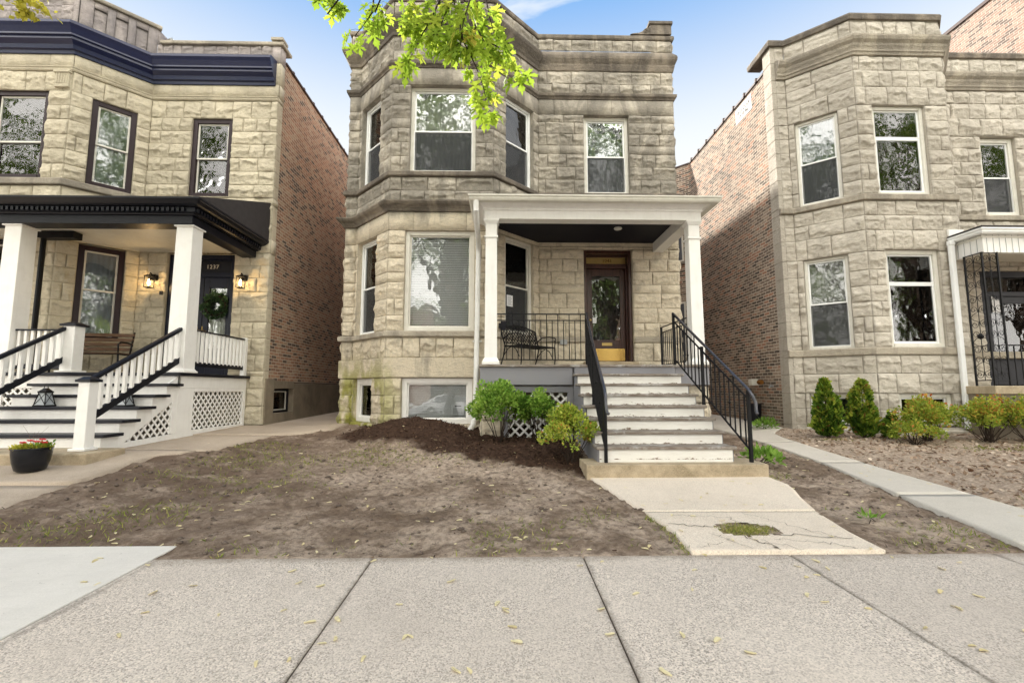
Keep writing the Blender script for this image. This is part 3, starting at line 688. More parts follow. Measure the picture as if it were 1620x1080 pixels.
# ------------------------------------------------------------------ rock-faced stonework
class Stone:
    def __init__(s): s.V = []; s.F = []; s.t = []; s.j = []; s.k = 0
    def grid(s, O, u, n, ul, vl, D, tone, joint):
        U, W = np.meshgrid(ul, vl)
        P = np.stack([O[0]+u[0]*U+n[0]*D, O[1]+u[1]*U+n[1]*D, W], -1).reshape(-1, 3)
        nu, nv = len(ul), len(vl)
        i = np.arange(nu*nv).reshape(nv, nu)+s.k
        F = np.stack([i[:-1, :-1], i[:-1, 1:], i[1:, 1:], i[1:, :-1]], -1).reshape(-1, 4)
        s.V.append(P); s.F.append(F); s.k += nu*nv
        s.t.append(np.full(nu*nv, tone) if np.isscalar(tone) else tone.ravel()); s.j.append(joint.ravel())
    def quad(s, pts, tone=.4, joint=0):
        s.V.append(np.array(pts, float)); s.F.append(np.array([[0,1,2,3]])+s.k); s.k += 4
        s.t.append(np.full(4, tone)); s.j.append(np.full(4, float(joint)))
    def block(s, O, u, n, u0, u1, z0, z1, kind, out, rnd, cell, amp):
        w, h = u1-u0, z1-z0
        if w < .012 or h < .012: return
        if kind == 'rock':
            r = min(.011, w*.25, h*.25)
            nu = max(2, int(w/cell)); nv = max(2, int(h/cell))
            ul = np.concatenate([[u0], np.linspace(u0+r, u1-r, nu+1), [u1]]); vl = np.concatenate([[z0], np.linspace(z0+r, z1-r, nv+1), [z1]])
            U, W = np.meshgrid(ul-u0, vl-z0)
            sd = rnd.randrange(10**6); ox, oy = rnd.uniform(0, 50), rnd.uniform(0, 50)
            du = np.minimum(U, w-U); dv = np.minimum(W, h-W)
            de = np.minimum(du, dv*1.15)
            rise = amp*(1-np.exp(-de/.035))
            # split face: a ragged crest, a raking face above it and a broken, undercut face below
            cl = h*(rnd.uniform(.30, .72)+.55*(fbm(U*2.6+ox, np.full_like(U, oy), sd, 3)-.5)+.16*(fbm(U*15+ox, np.full_like(U, oy), sd+2, 3)-.5))
            cl = np.clip(cl, h*.12, h*.9); up = W > cl; k1, k2 = rnd.uniform(.35, .75), rnd.uniform(.25, .6)
            tu = np.clip((W-cl)/np.maximum(h-cl, .02), 0, 1); tl = np.clip((cl-W)/np.maximum(cl, .02), 0, 1)
            step = rnd.uniform(.12, .42)*np.clip(fbm(U*3.5+oy, np.full_like(U, ox), sd+5, 2)*2.2-.5, 0, 1)
            prof = np.where(up, 1-k1*tu**1.15, 1-step-k2*tl)
            fac = 0
            for _ in range(5):
                an = rnd.uniform(0, 6.28); q = rnd.uniform(.2, 1.1)*((U-rnd.uniform(0, w))*math.cos(an)+(W-rnd.uniform(0, h))*math.sin(an))
                fac = q if _ == 0 else np.maximum(fac, q)
            fl = np.abs(fbm(U*20+ox, W*6+oy, sd+7, 3)-.5)
            nz = (fbm(U*10+ox, W*15+oy, sd+9, 4, .62)-.5)*.045-fl*.05*(~up)
            d = amp*(.2+.8*prof)-np.clip(fac, 0, .04)*.6+nz
            edge = np.minimum(1, de/(.006+.026*vnoise(U*7+ox, W*7+oy, sd+4)))
            d = np.clip(d, .004, amp*1.25)*(.12+.88*edge)
            D = out+d
        else:
            r = min(.005, w*.2, h*.2)
            nu = max(1, int(w/.25)); nv = max(1, int(h/.25))
            ul = np.concatenate([[u0], np.linspace(u0+r, u1-r, nu+1), [u1]]); vl = np.concatenate([[z0], np.linspace(z0+r, z1-r, nv+1), [z1]])
            U, W = np.meshgrid(ul-u0, vl-z0); D = np.full(U.shape, out+.012)
        J = np.zeros(U.shape); J[0, :] = J[-1, :] = 1; J[:, 0] = J[:, -1] = 1
        D[0, :] = D[-1, :] = out-.004; D[:, 0] = D[:, -1] = out-.004
        s.grid(O, u, n, ul, vl, D, min(1, max(0, rnd.gauss(.55, .27))), J)
    def wall(s, A, B, courses, openings=(), seed=0, blk=(.34, .62), cell=.022, amp=.068, reveal=.16, end0=None, end1=None):
        """A -> B in plan, outward to the right of travel; courses (z0, z1, kind, out); openings (u0, u1, z0, z1)"""
        L = math.hypot(B[0]-A[0], B[1]-A[1]); u = ((B[0]-A[0])/L, (B[1]-A[1])/L); n = (u[1], -u[0])
        rnd = random.Random(seed)
        for ci, (z0, z1, kind, out) in enumerate(courses):
            zs = [z0, z1]+[z for o in openings for z in (o[2], o[3]) if z0+.03 < z < z1-.03]
            zs = sorted(set(zs))
            bl = rnd.uniform(*blk)*(1.5 if kind == 'smooth' else 1)
            ph = rnd.uniform(0.15, .85)
            cuts = []; x = -bl*ph
            while x < L: cuts.append(x); x += bl*rnd.uniform(.8, 1.25)
            for a, b in zip(zs[:-1], zs[1:]):
                iv = [(0, L)]
                for o in openings:
                    if o[2] < b-.02 and o[3] > a+.02:
                        nv = []
                        for p, q in iv:
                            if o[1] <= p or o[0] >= q: nv.append((p, q)); continue
                            if o[0] > p: nv.append((p, o[0]))
                            if o[1] < q: nv.append((o[1], q))
                        iv = nv
                for p, q in iv:
                    ks = [p]+[c for c in cuts if p+.13 < c < q-.13]+[q]
                    for c0, c1 in zip(ks[:-1], ks[1:]):
                        s.block(A, u, n, c0, c1, a, b, kind, out, rnd, cell, amp)
        # reveals
        W = lambda a, d, z: (A[0]+u[0]*a+n[0]*d, A[1]+u[1]*a+n[1]*d, z)
        f = -.004
        for (a, b, c, d) in openings:
            s.quad([W(a,f,c), W(a,-reveal,c), W(a,-reveal,d), W(a,f,d)])
            s.quad([W(b,f,d), W(b,-reveal,d), W(b,-reveal,c), W(b,f,c)])
            s.quad([W(a,f,d), W(a,-reveal,d), W(b,-reveal,d), W(b,f,d)])
            s.quad([W(a,f,c), W(b,f,c), W(b,-reveal,c), W(a,-reveal,c)], .7)
    def build(s, name, mat, parent):
        return np_mesh(name, np.concatenate(s.V), np.concatenate(s.F), mat, parent, {'tone': np.concatenate(s.t), 'joint': np.concatenate(s.j)})

# ------------------------------------------------------------------ windows
def seg(A, B):
    L = math.hypot(B[0]-A[0], B[1]-A[1]); u = ((B[0]-A[0])/L, (B[1]-A[1])/L)
    return A, u, (u[1], -u[0])
def window(house, A, B, u0, u1, z0, z1, style='double', frame='vinyl', sash='vinyl', split=.5, back='curtain_or_backing', cas=.055, depth=.13, low_screen=True, glassm='glass', back_low=None, blind_full=False, label=None):
    """window > sash, pane, screen, blind or curtain; set in the opening u0..u1, z0..z1 of wall A -> B"""
    O, u, n = seg(A, B); F = lambda: MB(O, u, n)
    e = .004
    a, b, c, d = u0+e, u1-e, z0+e, z1-e
    fr = F()
    f0, f1 = -depth-.05, -depth+.035
    fr.box(a, a+cas, f0, f1, c, d).box(b-cas, b, f0, f1, c, d).box(a+cas, b-cas, f0, f1-.002, d-cas, d).box(a+cas, b-cas, f0, f1+.012, c, c+cas*.9)
    w = fr.build('window', MATS[frame], house, bevel=.004)
    if label: w['label'] = label
    ia, ib, ic, id_ = a+cas, b-cas, c+cas*.9, d-cas
    g = MATS[glassm]
    def sashbox(x0, x1, y0, y1, off, r, nm='sash', scr=False, m=sash):
        q = F(); o0, o1 = -depth+off-.03, -depth+off
        q.box(x0, x0+r, o0, o1, y0, y1).box(x1-r, x1, o0, o1, y0, y1).box(x0+r, x1-r, o0, o1-.002, y1-r, y1).box(x0+r, x1-r, o0, o1-.002, y0, y0+r)
        q.build(nm, MATS[m], w, bevel=.003)
        p = F(); om = (o0+o1)/2-.004
        p.box(x0+r-.004, x1-r+.004, om, om+.004, y0+r-.004, y1-r+.004); p.build('pane', g, w)
        if scr:
            sc = F(); sc.add([(x0+.012, o1+.018, y0+.01), (x1-.012, o1+.018, y0+.01), (x1-.012, o1+.018, y1-.012), (x0+.012, o1+.018, y1-.012)], [(0,1,2,3)])
            sc.build('screen', MATS['screen'], w, recalc=False)
    if style == 'double':
        m = ic+(id_-ic)*split
        sashbox(ia, ib, m-.02, id_, 0, .035)
        sashbox(ia, ib, ic, m+.02, -.033, .035, scr=low_screen)
        if low_screen:   # screen track at the outer face
            q = F(); q.box(ia, ia+.014, -depth-.008, -depth+.02, ic, m-.02).box(ib-.014, ib, -depth-.008, -depth+.02, ic, m-.02).box(ia, ib, -depth-.008, -depth+.019, ic-.002, ic+.014); q.build('screen_frame', MATS[sash], w)
    elif style == 'fixed':
        sashbox(ia, ib, ic, id_, 0, .03)
    elif style == 'transom':
        m = ic+(id_-ic)*split
        sashbox(ia, ib, m+.0, id_, 0, .035); sashbox(ia, ib, ic, m-.002, 0, .045)
    bd = -depth-.12
    def backing(zlo, zhi, kind):
        if kind == 'blind':
            q = F(); k = int((zhi-zlo)/.05)
            for i in range(k):
                z = zlo+.02+i*.05
                q.add([(a-.02, bd+.006, z-.026), (b+.02, bd+.006, z-.026), (b+.02, bd-.016, z+.022), (a-.02, bd-.016, z+.022),
                       (a-.02, bd+.009, z-.025), (b+.02, bd+.009, z-.025), (b+.02, bd-.013, z+.023), (a-.02, bd-.013, z+.023)],
                      [(0,1,2,3),(4,7,6,5),(0,4,5,1),(3,2,6,7)])
            q.build('blind', MATS['blind'], w)
            q = F().box(a-.1, b+.1, bd-.22, bd-.2, zlo-.1, zhi+.1); q.build('curtain_or_backing', MATS['dark'], w)  # dark panel added behind the slats for the unlit room, not cloth
        elif kind in ('curtain_or_backing', 'sheer', 'shade'):
            V, Fc = [], []; nx = max(8, int((b-a)/.018)); rr = random.Random(int((u0+z0)*1000)); ph = rr.uniform(0, 6)
            for i in range(nx+1):
                x = a-.05+(b-a+.1)*i/nx
                dd = 0 if kind == 'shade' else .022*math.sin(x*52+ph+1.4*math.sin(x*7))+.012*math.sin(x*23+ph)
                V += [(x, bd+dd, zlo-.06), (x, bd+dd*.7, zhi+.06)]
            for i in range(nx): Fc.append((2*i, 2*i+2, 2*i+3, 2*i+1))
            q = F(); q.add(V, Fc); q.build('curtain_or_backing', MATS[kind], w, recalc=False, smooth=True)
        else:
            q = F().box(a-.15, b+.15, bd-.5, bd-.48, zlo-.15, zhi+.15); q.build('curtain_or_backing', MATS['dark'], w)  # no drape here: dark panel added to stand for the unlit room
    if back_low:
        m = ic+(id_-ic)*split
        backing(m, d, back); backing(c, m, back_low)
    else: backing(c, d, back)
    return w
def text(house, body, loc, size, mat, rot=(math.pi/2, 0, 0), name='house_number', ext=.006, space=1.0):
    cu = bpy.data.curves.new(name, 'FONT'); cu.body = body; cu.size = size; cu.extrude = ext; cu.align_x = 'CENTER'; cu.align_y = 'CENTER'; cu.space_character = space
    t_ = bpy.data.objects.new(name, cu); COL.objects.link(t_)
    bpy.context.view_layer.update()
    me = bpy.data.meshes.new_from_object(t_.evaluated_get(bpy.context.evaluated_depsgraph_get()))
    bpy.data.objects.remove(t_); bpy.data.curves.remove(cu)
    me.materials.clear(); me.materials.append(MATS[mat])
    o = bpy.data.objects.new(name, me); COL.objects.link(o)
    off = origin_of(house); o.location = Vector(loc)-off; o.rotation_euler = rot
    if house is not None: o.parent = house
    return o
# ------------------------------------------------------------------ shared house pieces
def side_wall(house, mat, name, x, thick, y0, y1, z0, z1, label=None):
    o = MB().box(min(x, x+thick), max(x, x+thick), y0, y1, z0, z1).build(name, MATS[mat], house)
    if label: o['label'] = label
    return o
def lattice(house, name, mat, O, u, n, poly, pitch=.115, w=.035, parent=None, clip=None):
    """two layers of diagonal laths clipped to a polygon (a, z) in the plane"""
    def clipseg(p, q):
        # Cyrus-Beck on convex polygon, counter-clockwise
        t0, t1 = 0., 1.; d = (q[0]-p[0], q[1]-p[1])
        for i in range(len(poly)):
            a, b = poly[i], poly[(i+1) % len(poly)]
            nx, nz = -(b[1]-a[1]), b[0]-a[0]
            num = (p[0]-a[0])*nx+(p[1]-a[1])*nz; den = d[0]*nx+d[1]*nz
            if abs(den) < 1e-9:
                if num < 0: return None
                continue
            t = -num/den
            if den > 0: t0 = max(t0, t)
            else: t1 = min(t1, t)
        if t1-t0 < 1e-3: return None
        return (p[0]+d[0]*t0, p[1]+d[1]*t0), (p[0]+d[0]*t1, p[1]+d[1]*t1)
    a0 = min(p[0] for p in poly); a1 = max(p[0] for p in poly); z0 = min(p[1] for p in poly); z1 = max(p[1] for p in poly)
    H = z1-z0
    mb = MB(O, u, n)
    x = a0-H
    while x < a1+H:
        for sgn, d in ((1, 0), (-1, .009)):
            s = clipseg((x, z0) if sgn > 0 else (x, z1), (x+H, z1) if sgn > 0 else (x+H, z0))
            if s:
                (p0, q0), (p1, q1) = s
                l = math.hypot(p1-p0, q1-q0); ex, ez = -(q1-q0)/l*w/2, (p1-p0)/l*w/2
                mb.prism([(p0+ex, q0+ez), (p0-ex, q0-ez), (p1-ex, q1-ez), (p1+ex, q1+ez)], d, d+.007)
        x += pitch*1.414
    return mb.build(name, MATS[mat], parent or house)
def board_frame(mb, a0, a1, b0, b1, z0, z1, w):
    mb.box(a0, a0+w, b0, b1, z0, z1).box(a1-w, a1, b0, b1, z0, z1).box(a0+w, a1-w, b0, b1, z0, z0+w).box(a0+w, a1-w, b0, b1, z1-w, z1)
CORNICE_B = [(0,8.84),(.04,8.86),(.05,8.93),(.07,8.96),(.09,9.0),(.13,9.06),(.17,9.13),(.185,9.18),(.185,9.215),(.04,9.32),(0,9.32)]
CORNICE_W = [(0,8.84),(.03,8.86),(.045,8.93),(.055,8.97),(.06,9.01),(.085,9.06),(.11,9.12),(.115,9.18),(.10,9.23),(.03,9.33),(0,9.33)]

# ------------------------------------------------------------------ middle house
def middle_house():
    H = empty('stone_house', (0.2, 10.3, .5), 'weathered tan rock-faced stone two-flat with white porch, grey floor band and brown front door', 'house')
    P = [(-3.55,10.3),(-3.3,10.3),(-2.33,9.28),(-.2,9.28),(.82,10.3),(4.03,10.3)]
    R, S = 'rock', 'smooth'
    C = [(.2,.52,R,.02),(.52,.86,R,0),(.86,1.22,R,0),(1.22,1.57,R,0),(1.57,1.97,S,.0),(1.97,2.37,R,0),(2.37,2.51,S,0),
         (2.51,2.82,R,0),(2.82,3.16,R,0),(3.16,3.5,R,0),(3.5,3.7,S,0),(3.7,4.0,R,0),(4.0,4.29,R,0),(4.29,4.58,R,0),(4.58,4.97,S,.004),(4.97,5.18,S,0),
         (5.18,5.43,R,0),(5.43,5.72,R,0),(5.72,5.84,S,0),(5.84,6.17,R,0),(6.17,6.48,R,0),(6.48,6.79,R,0),(6.79,7.0,S,0),(7.0,7.29,R,0),(7.29,7.57,R,0),(7.57,7.76,R,0),
         (7.76,8.13,S,.004),(8.13,8.27,S,0),(8.27,8.53,R,0),(8.53,8.84,R,0),(8.84,9.36,S,0),(9.36,9.64,R,.02),(9.64,9.7,S,0)]
    st = Stone()
    lc = [(.10,.93,2.51,4.58),(.10,.95,5.84,7.76),(.08,.90,.66,1.57)]
    fc = [(.34,1.76,2.51,4.58),(.38,1.76,5.84,7.76),(.33,1.74,.66,1.57)]
    rc = [(.35,1.24,2.51,4.58),(.37,1.28,5.84,7.76)]
    wl = [(1.85-.82,2.95-.82,1.78,4.52),(1.90-.82,2.96-.82,5.84,7.76)]
    st.wall((-3.55,10.9), P[0], C, seed=1, blk=(.3,.45))
    st.wall(P[0], P[1], C, seed=2, blk=(.4,.6), amp=.066)
    st.wall(P[1], P[2], C, lc, 3, amp=.066)
    st.wall(P[2], P[3], C, fc, 4)
    st.wall(P[3], P[4], C, rc, 5, amp=.066)
    st.wall(P[4], P[5], C, wl, 6)
    st.wall(P[5], (4.03,10.9), C, seed=7, blk=(.3,.45))
    st.build('stone_front', MATS['stone_c'], H)
    full = [(-3.55,10.9)]+P+[(4.03,10.9)]
    t = MATS['trim_stone_c']
    MB().sweep([(-.02,1.575),(.035,1.58),(.042,1.59),(.042,1.955),(.035,1.965),(-.02,1.97)], full[:6]+[(1.6,10.3)]).build('plinth_course', MATS['stone_c'], H, bevel=.004)
    # plinth offset, sills, belts and cornices run round the bay
    MB().sweep([(-.02,2.385),(.065,2.39),(.075,2.40),(.075,2.485),(.06,2.50),(-.02,2.515)], full[:6]+[(1.84,10.3)]).build('sill_course', MATS['trim_stone_r'], H, bevel=.006)
    MB().sweep([(-.02,2.385),(.03,2.39),(.035,2.40),(.035,2.485),(.03,2.50),(-.02,2.515)], [(2.97,10.3)]+full[6:]).build('sill_course', MATS['trim_stone_r'], H, bevel=.006)
    MB().sweep([(-.02,4.97),(.05,4.975),(.07,5.02),(.10,5.06),(.15,5.10),(.175,5.14),(.175,5.17),(.03,5.215),(-.02,5.215)], full).build('cornice', t, H)
    MB().sweep([(-.02,5.722),(.06,5.725),(.075,5.74),(.075,5.815),(.06,5.83),(-.02,5.845)], full).build('sill_course', t, H, bevel=.006)
    MB().sweep([(-.02,8.13),(.03,8.135),(.045,8.17),(.075,8.20),(.08,8.235),(.08,8.262),(.02,8.285),(-.02,8.285)], full).build('belt_course', t, H)
    MB().sweep([(-.02 if o == 0 else o, z) for o, z in CORNICE_B], full[:5]+[(.80,10.28)]).build('cornice', t, H)
    MB().sweep([(-.02 if o == 0 else o, z) for o, z in CORNICE_W], [(.76,10.3)]+full[6:]).build('cornice', t, H)
    MB().sweep([(-.3,9.645),(.05,9.645),(.065,9.675),(.065,9.735),(.05,9.765),(-.3,9.785)], full).build('coping', t, H, bevel=.005)
    # corner pier with scroll on the parapet
    mb = MB().box(3.52,4.03,10.22,10.62,9.785,10.03)
    mb.prism([(3.53,9.79),(3.53,9.97),(3.47,9.965),(3.40,9.93),(3.34,9.87),(3.26,9.83),(3.12,9.815),(3.05,9.79)], 10.24, 10.5)
    mb.tube([(3.42+.06*(1-k/16)*math.cos(k*.8), 10.235, 9.87+.06*(1-k/16)*math.sin(k*.8)) for k in range(15)], .012, 6)
    mb.build('parapet_pier', t, H, bevel=.008)
    MB().box(3.49,4.06,10.19,10.65,10.03,10.11).build('pier_cap', t, H, bevel=.01)
    # base ledge of the stone pier at the left corner
    MB().sweep([(-.02,.3),(.11,.3),(.11,.56),(.085,.58),(-.02,.58)], [(-3.55,10.9),(-3.55,10.3),(-3.3,10.3),(-2.75,9.72)]).build('base_ledge', MATS['trim_stone_r'], H, bevel=.01)
    # brick body and roof
    side_wall(H, 'brick_l', 'side_wall', -3.53, .3, 10.9, 24, .3, 9.3); side_wall(H, 'brick_l', 'side_wall', 4.01, -.3, 10.9, 24, .3, 9.3)
    side_wall(H, 'brick_o', 'rear_wall', -3.23, 6.94, 23.7, 24, .3, 9.2)
    MB().slab([(-3.2,10.9),(-3.2,10.42),(-2.25,9.5),(-.28,9.5),(.75,10.5),(3.7,10.5),(3.7,23.7),(-3.2,23.7)], 9.05, 9.15).build('roof', MATS['tar'], H)
    # windows
    window(H, P[1], P[2], *lc[1], back='curtain_or_backing', low_screen=True)
    window(H, P[1], P[2], *lc[0], back='shade', back_low='curtain_or_backing')
    window(H, P[1], P[2], *lc[2], 'fixed', frame='white', sash='white', cas=.11, depth=.12, back='sheer')
    window(H, P[2], P[3], *fc[1], back='sheer', back_low='curtain_or_backing', split=.5, cas=.07, frame='offwhite', low_screen=True)
    window(H, P[2], P[3], *fc[0], 'fixed', frame='offwhite', sash='offwhite', cas=.085, back='blind', depth=.08)
    bw = window(H, P[2], P[3], *fc[2], 'fixed', frame='white', sash='white', cas=.10, back='blind', depth=.10)
    window(H, P[3], P[4], *rc[1], back='dark', low_screen=True, label='bay window with a white sheet hanging behind the upper pane')
    window(H, P[3], P[4], *rc[0], back='shade', back_low='curtain_or_backing', frame='offwhite', sash='offwhite', cas=.07, depth=.08)
    window(H, P[4], P[5], *wl[1], back='curtain_or_backing', frame='offwhite', cas=.075, glassm='glass2')
    # white sheet behind the right bay window
    O, u, n = seg(P[3], P[4]); mb = MB(O, u, n)
    mb.add([(.40,-.225,6.72),(.40,-.225,7.70),(.93,-.225,7.70),(.90,-.23,7.30),(.98,-.235,7.05),(1.12,-.225,6.70)], [(0,1,2,3,4,5)])
    mb.build('curtain_or_backing', MATS['paper'], H, recalc=False)
    # ---- front door
    fr = MB(); y0, y1 = 10.36, 10.64
    fr.box(1.854,1.92,y0,y1,1.95,4.516).box(2.88,2.946,y0,y1,1.95,4.516).box(1.92,2.88,y0,y1,4.44,4.516).box(1.92,2.88,10.5,y1,4.13,4.24).box(1.92,2.88,10.52,y1,4.40,4.44)
    fr.box(1.92,1.955,10.5,y1,1.95,4.13).box(2.845,2.88,10.5,y1,1.95,4.13)
    fr.build('door_frame', MATS['wood'], H, bevel=.006)
    MB().box(1.93,2.87,10.56,10.6,4.24,4.40).build('transom', MATS['dullbrass'], H)
    text(H, '1241', (2.44, 10.552, 4.32), .115, 'brass', ext=.004)
    d = MB(); a, b = 1.96, 2.84
    d.box(a,a+.11,10.56,10.61,1.97,4.125).box(b-.11,b,10.56,10.61,1.97,4.125).box(a+.11,b-.11,10.56,10.61,3.97,4.125).box(a+.11,b-.11,10.56,10.61,1.97,2.46)
    dd = d.build('door', MATS['wood'], H, bevel=.006)
    MB().box(a+.105,b-.105,10.58,10.588,2.45,3.98).build('pane', MATS['glass2'], dd)
    m2 = MB(); board_frame(m2, a+.10, b-.10, 10.552, 10.562, 2.45, 3.98, .018); m2.build('glazing_bead', MATS['wood'], dd)
    MB().box(a+.03,b-.03,10.552,10.562,1.99,2.27).build('kick_plate', MATS['brass'], dd)
    ms = MB(); ms.box(2.28,2.52,10.548,10.562,2.335,2.405); ms.build('mail_slot', MATS['dullbrass'], dd, bevel=.004)
    MB().tube([(a+.055,10.56,2.92),(a+.055,10.50,2.92)], .012, 8).lathe([(.0,2.89),(.028,2.90),(.028,2.94),(0,2.95)], (a+.055,10.50), 10).build('handle', MATS['dullbrass'], dd)
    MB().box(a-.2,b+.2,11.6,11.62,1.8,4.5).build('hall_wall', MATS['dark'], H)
    MB().box(1.80,3.0,10.1,10.5,1.785,1.95).build('threshold', MATS['block'], H, bevel=.012)
    # ---- porch
    fl = MB().box(-.42,3.74,8.2,10.34,1.735,1.78)
    for k in range(1): pass
    fl.build('porch_floor', MATS['tread'], H, bevel=.008)
    MB().box(-.395,1.25,8.24,8.28,1.42,1.735).box(-.395,-.355,8.28,9.2,1.42,1.735).build('porch_band', MATS['grey'], H, bevel=.006)
    MB().box(3.09,3.70,8.24,8.28,1.42,1.735).box(3.66,3.70,8.28,10.3,1.42,1.735).build('porch_band', MATS['grey'], H, bevel=.006)
    ps = Stone()
    PC = [(.15,.5,R,0),(.5,.8,R,0),(.8,1.1,R,0),(1.1,1.40,R,0)]
    ps.wall((-.36,9.2),(-.36,8.3),PC,seed=21); ps.wall((-.36,8.3),(.0,8.3),PC,seed=22); ps.wall((0,8.3),(0,9.2),PC,seed=23)
    ps.build('porch_pier', MATS['stone_c'], H); ps = Stone()
    ps.wall((3.2,8.3),(3.68,8.3),PC,seed=24); ps.wall((3.68,8.3),(3.68,9.0),PC,seed=25); ps.wall((3.2,9.0),(3.2,8.3),PC,seed=26)
    ps.build('porch_pier', MATS['stone_c'], H)
    lf = MB(); lf.box(0.03,1.28,8.30,8.34,1.29,1.40).box(1.16,1.28,8.30,8.34,.2,1.29).box(.03,.10,8.30,8.34,.2,1.29).build('lattice_frame', MATS['grey'], H, bevel=.004)
    lattice(H, 'lattice', 'white', (0,8.35), (1,0), (0,1), [(.10,.25),(1.16,.25),(1.16,1.29),(.10,1.29)])
    # columns
    for x in (-.205, 3.535):
        y = 8.36
        c = MB().frustum(x,y,1.86,4.45,.225,.205).build('porch_column', MATS['white'], H, bevel=.006)
        MB().box(x-.155,x+.155,y-.155,y+.155,1.782,1.835).frustum(x,y,1.835,1.90,.30,.235).build('base', MATS['white'], c, bevel=.004)
        MB().box(x-.125,x+.125,y-.125,y+.125,4.10,4.135).build('neck_band', MATS['white'], c, bevel=.005)
        MB().frustum(x,y,4.36,4.41,.22,.27).box(x-.14,x+.14,y-.14,y+.14,4.41,4.448).build('capital', MATS['white'], c, bevel=.004)
    bp = [(-.33,9.26),(-.33,8.24),(3.67,8.24),(3.67,10.27)]
    MB().sweep([(-.24,4.45),(0,4.45),(0,4.605),(.022,4.61),(.022,4.635),(.01,4.645),(.01,4.74),(-.24,4.74)], bp).build('porch_beam', MATS['white'], H, bevel=.004)
    MB().sweep([(.01,4.64),(.03,4.665),(.06,4.69),(.10,4.70),(.14,4.705),(.14,4.74),(.01,4.745)], bp).build('porch_cornice', MATS['white'], H)
    MB().sweep([(.14,4.70),(.245,4.70),(.265,4.735),(.265,4.765),(.285,4.775),(.285,4.80),(.265,4.80),(.245,4.78),(.14,4.76)], bp).build('gutter', MATS['offwhite'], H)
    rf = MB(); rf.add([(-.46,8.0,4.80),(3.80,8.0,4.80),(3.80,10.28,5.12),(.9,10.28,5.12),(-.15,9.24,4.97),(-.46,9.24,4.97),
                       (-.46,8.0,4.765),(3.80,8.0,4.765),(3.80,10.28,4.9),(.9,10.28,4.9),(-.15,9.24,4.85),(-.46,9.24,4.85)],
                      [(0,1,2,3,4,5),(11,10,9,8,7,6)]+[(i,(i+1)%6,6+(i+1)%6,6+i) for i in range(6)])
    rf.build('porch_roof', MATS['tar'], H)
    cb = MB(); yv = 8.47
    while yv < 10.26:
        # beadboard running across, stopped at the canted bay
        xl = -.08 if yv < 9.25 else -.2+(yv-9.28)+.03
        cb.box(max(-.08, xl),3.44,yv,yv+.052,4.66,4.70); cb.box(max(-.08, xl),3.44,yv+.052,yv+.06,4.672,4.70); yv += .06
    cb.build('porch_ceiling', MATS['ceiling'], H)
    MB().lathe([(.075,4.658),(.085,4.640),(.07,4.622),(.0,4.618)], (2.38,9.25), 20).build('ceiling_light', MATS['lens'], H, smooth=True)
    # downspout
    dp = MB()
    dp.tube([(-.475,8.03,4.70),(-.475,8.03,4.50)], .05, 10); dp.tube([(-.475,8.03,4.52),(-.47,8.15,4.40),(-.48,9.02,4.22),(-.485,9.14,4.10),(-.485,9.14,4.0)], .05, 10)
    dp.tube([(-.485,9.14,4.05),(-.52,9.14,.95),(-.52,9.10,.86),(-.55,8.80,.66),(-.62,8.52,.56)], .052, 10)
    dp.box(-.59,-.41,9.19,9.22,2.28,2.31)
    dp.build('downspout', MATS['pipe'], H, smooth=True, autosmooth=40)
    MB().box(-.07,.005,8.30,8.40,2.44,2.53).frustum(.02,8.30,2.40,2.56,.07,.10).build('porch_floodlight', MATS['binblack'], H, bevel=.004)
    MB().box(1.28,1.44,10.22,10.27,2.33,2.44).build('outlet_box', MATS['galv'], H, bevel=.006)
    # ---- wooden stairs: seven treads, eight risers
    rise, run, yb = .17, .283, 6.24
    for i in range(8):
        z = .42+rise*i; y = yb+run*i
        r = MB().box(1.29,3.07,y,y+.022,z-(.04 if i == 0 else 0),z+rise-.042); r.build('stair_riser', MATS['grey'] if i == 7 else MATS['worn'], H, bevel=.002)
        if i < 7:
            tr = MB().box(1.245,3.115,y-.035,y+run+.02,z+rise-.042,z+rise); tr.build('stair_tread', MATS['tread'], H, bevel=.008)
    for x in (1.27, 3.072):
        pts = [(yb+.025,.40)]
        for i in range(8): pts += [(yb+.025+run*i, .42+rise*i+rise-.043)] + ([(yb+.025+run*(i+1), .42+rise*i+rise-.043)] if i < 7 else [])
        pts += [(yb+run*7+.04, .2), (yb+.025,.2)]
        MB().prismx(pts, x, x+.02).build('stair_stringer', MATS['grey'], H)
    MB().box(1.08,3.44,6.05,6.62,.1,.385).build('step_block', MATS['block'], H, bevel=.015, seg=2)
    # ---- iron railings
    I = MATS['iron']
    pr = MB().box(-.10,1.5,8.285,8.315,2.685,2.705).box(-.10,1.5,8.285,8.315,2.572,2.588).box(-.10,1.5,8.285,8.315,1.862,1.88).build('porch_railing', I, H)
    for k in range(15):
        x = -.024+.1026*k
        MB().box(x-.007,x+.007,8.293,8.307,1.87,2.695 if k % 2 == 0 else 2.58).build('baluster', I, pr)
    def rail(xs, sgn):
        Y = [8.2, 7.3, 6.2]; f = lambda y: float(np.interp(-y, [-8.2,-7.3,-6.2], xs)); hz = lambda y: 1.335+(y-6.2)*.672; 
        q = MB()
        for y, top in ((8.2,2.70),(7.3,2.02),(6.2,1.33)):
            zb = 1.78 if y > 8 else (.42+rise*4-.0 if y > 7 else .386)
            q.box(f(y)-.02,f(y)+.02,y-.02,y+.02,zb,top)
        ys = np.linspace(8.22, 6.2, 9)
        q.tube([(f(y),y,hz(y)-.12) for y in ys], .014, 6); q.tube([(f(y),y,hz(y)-.80) for y in ys], .014, 6)
        r = q.build('stair_railing', I, H)
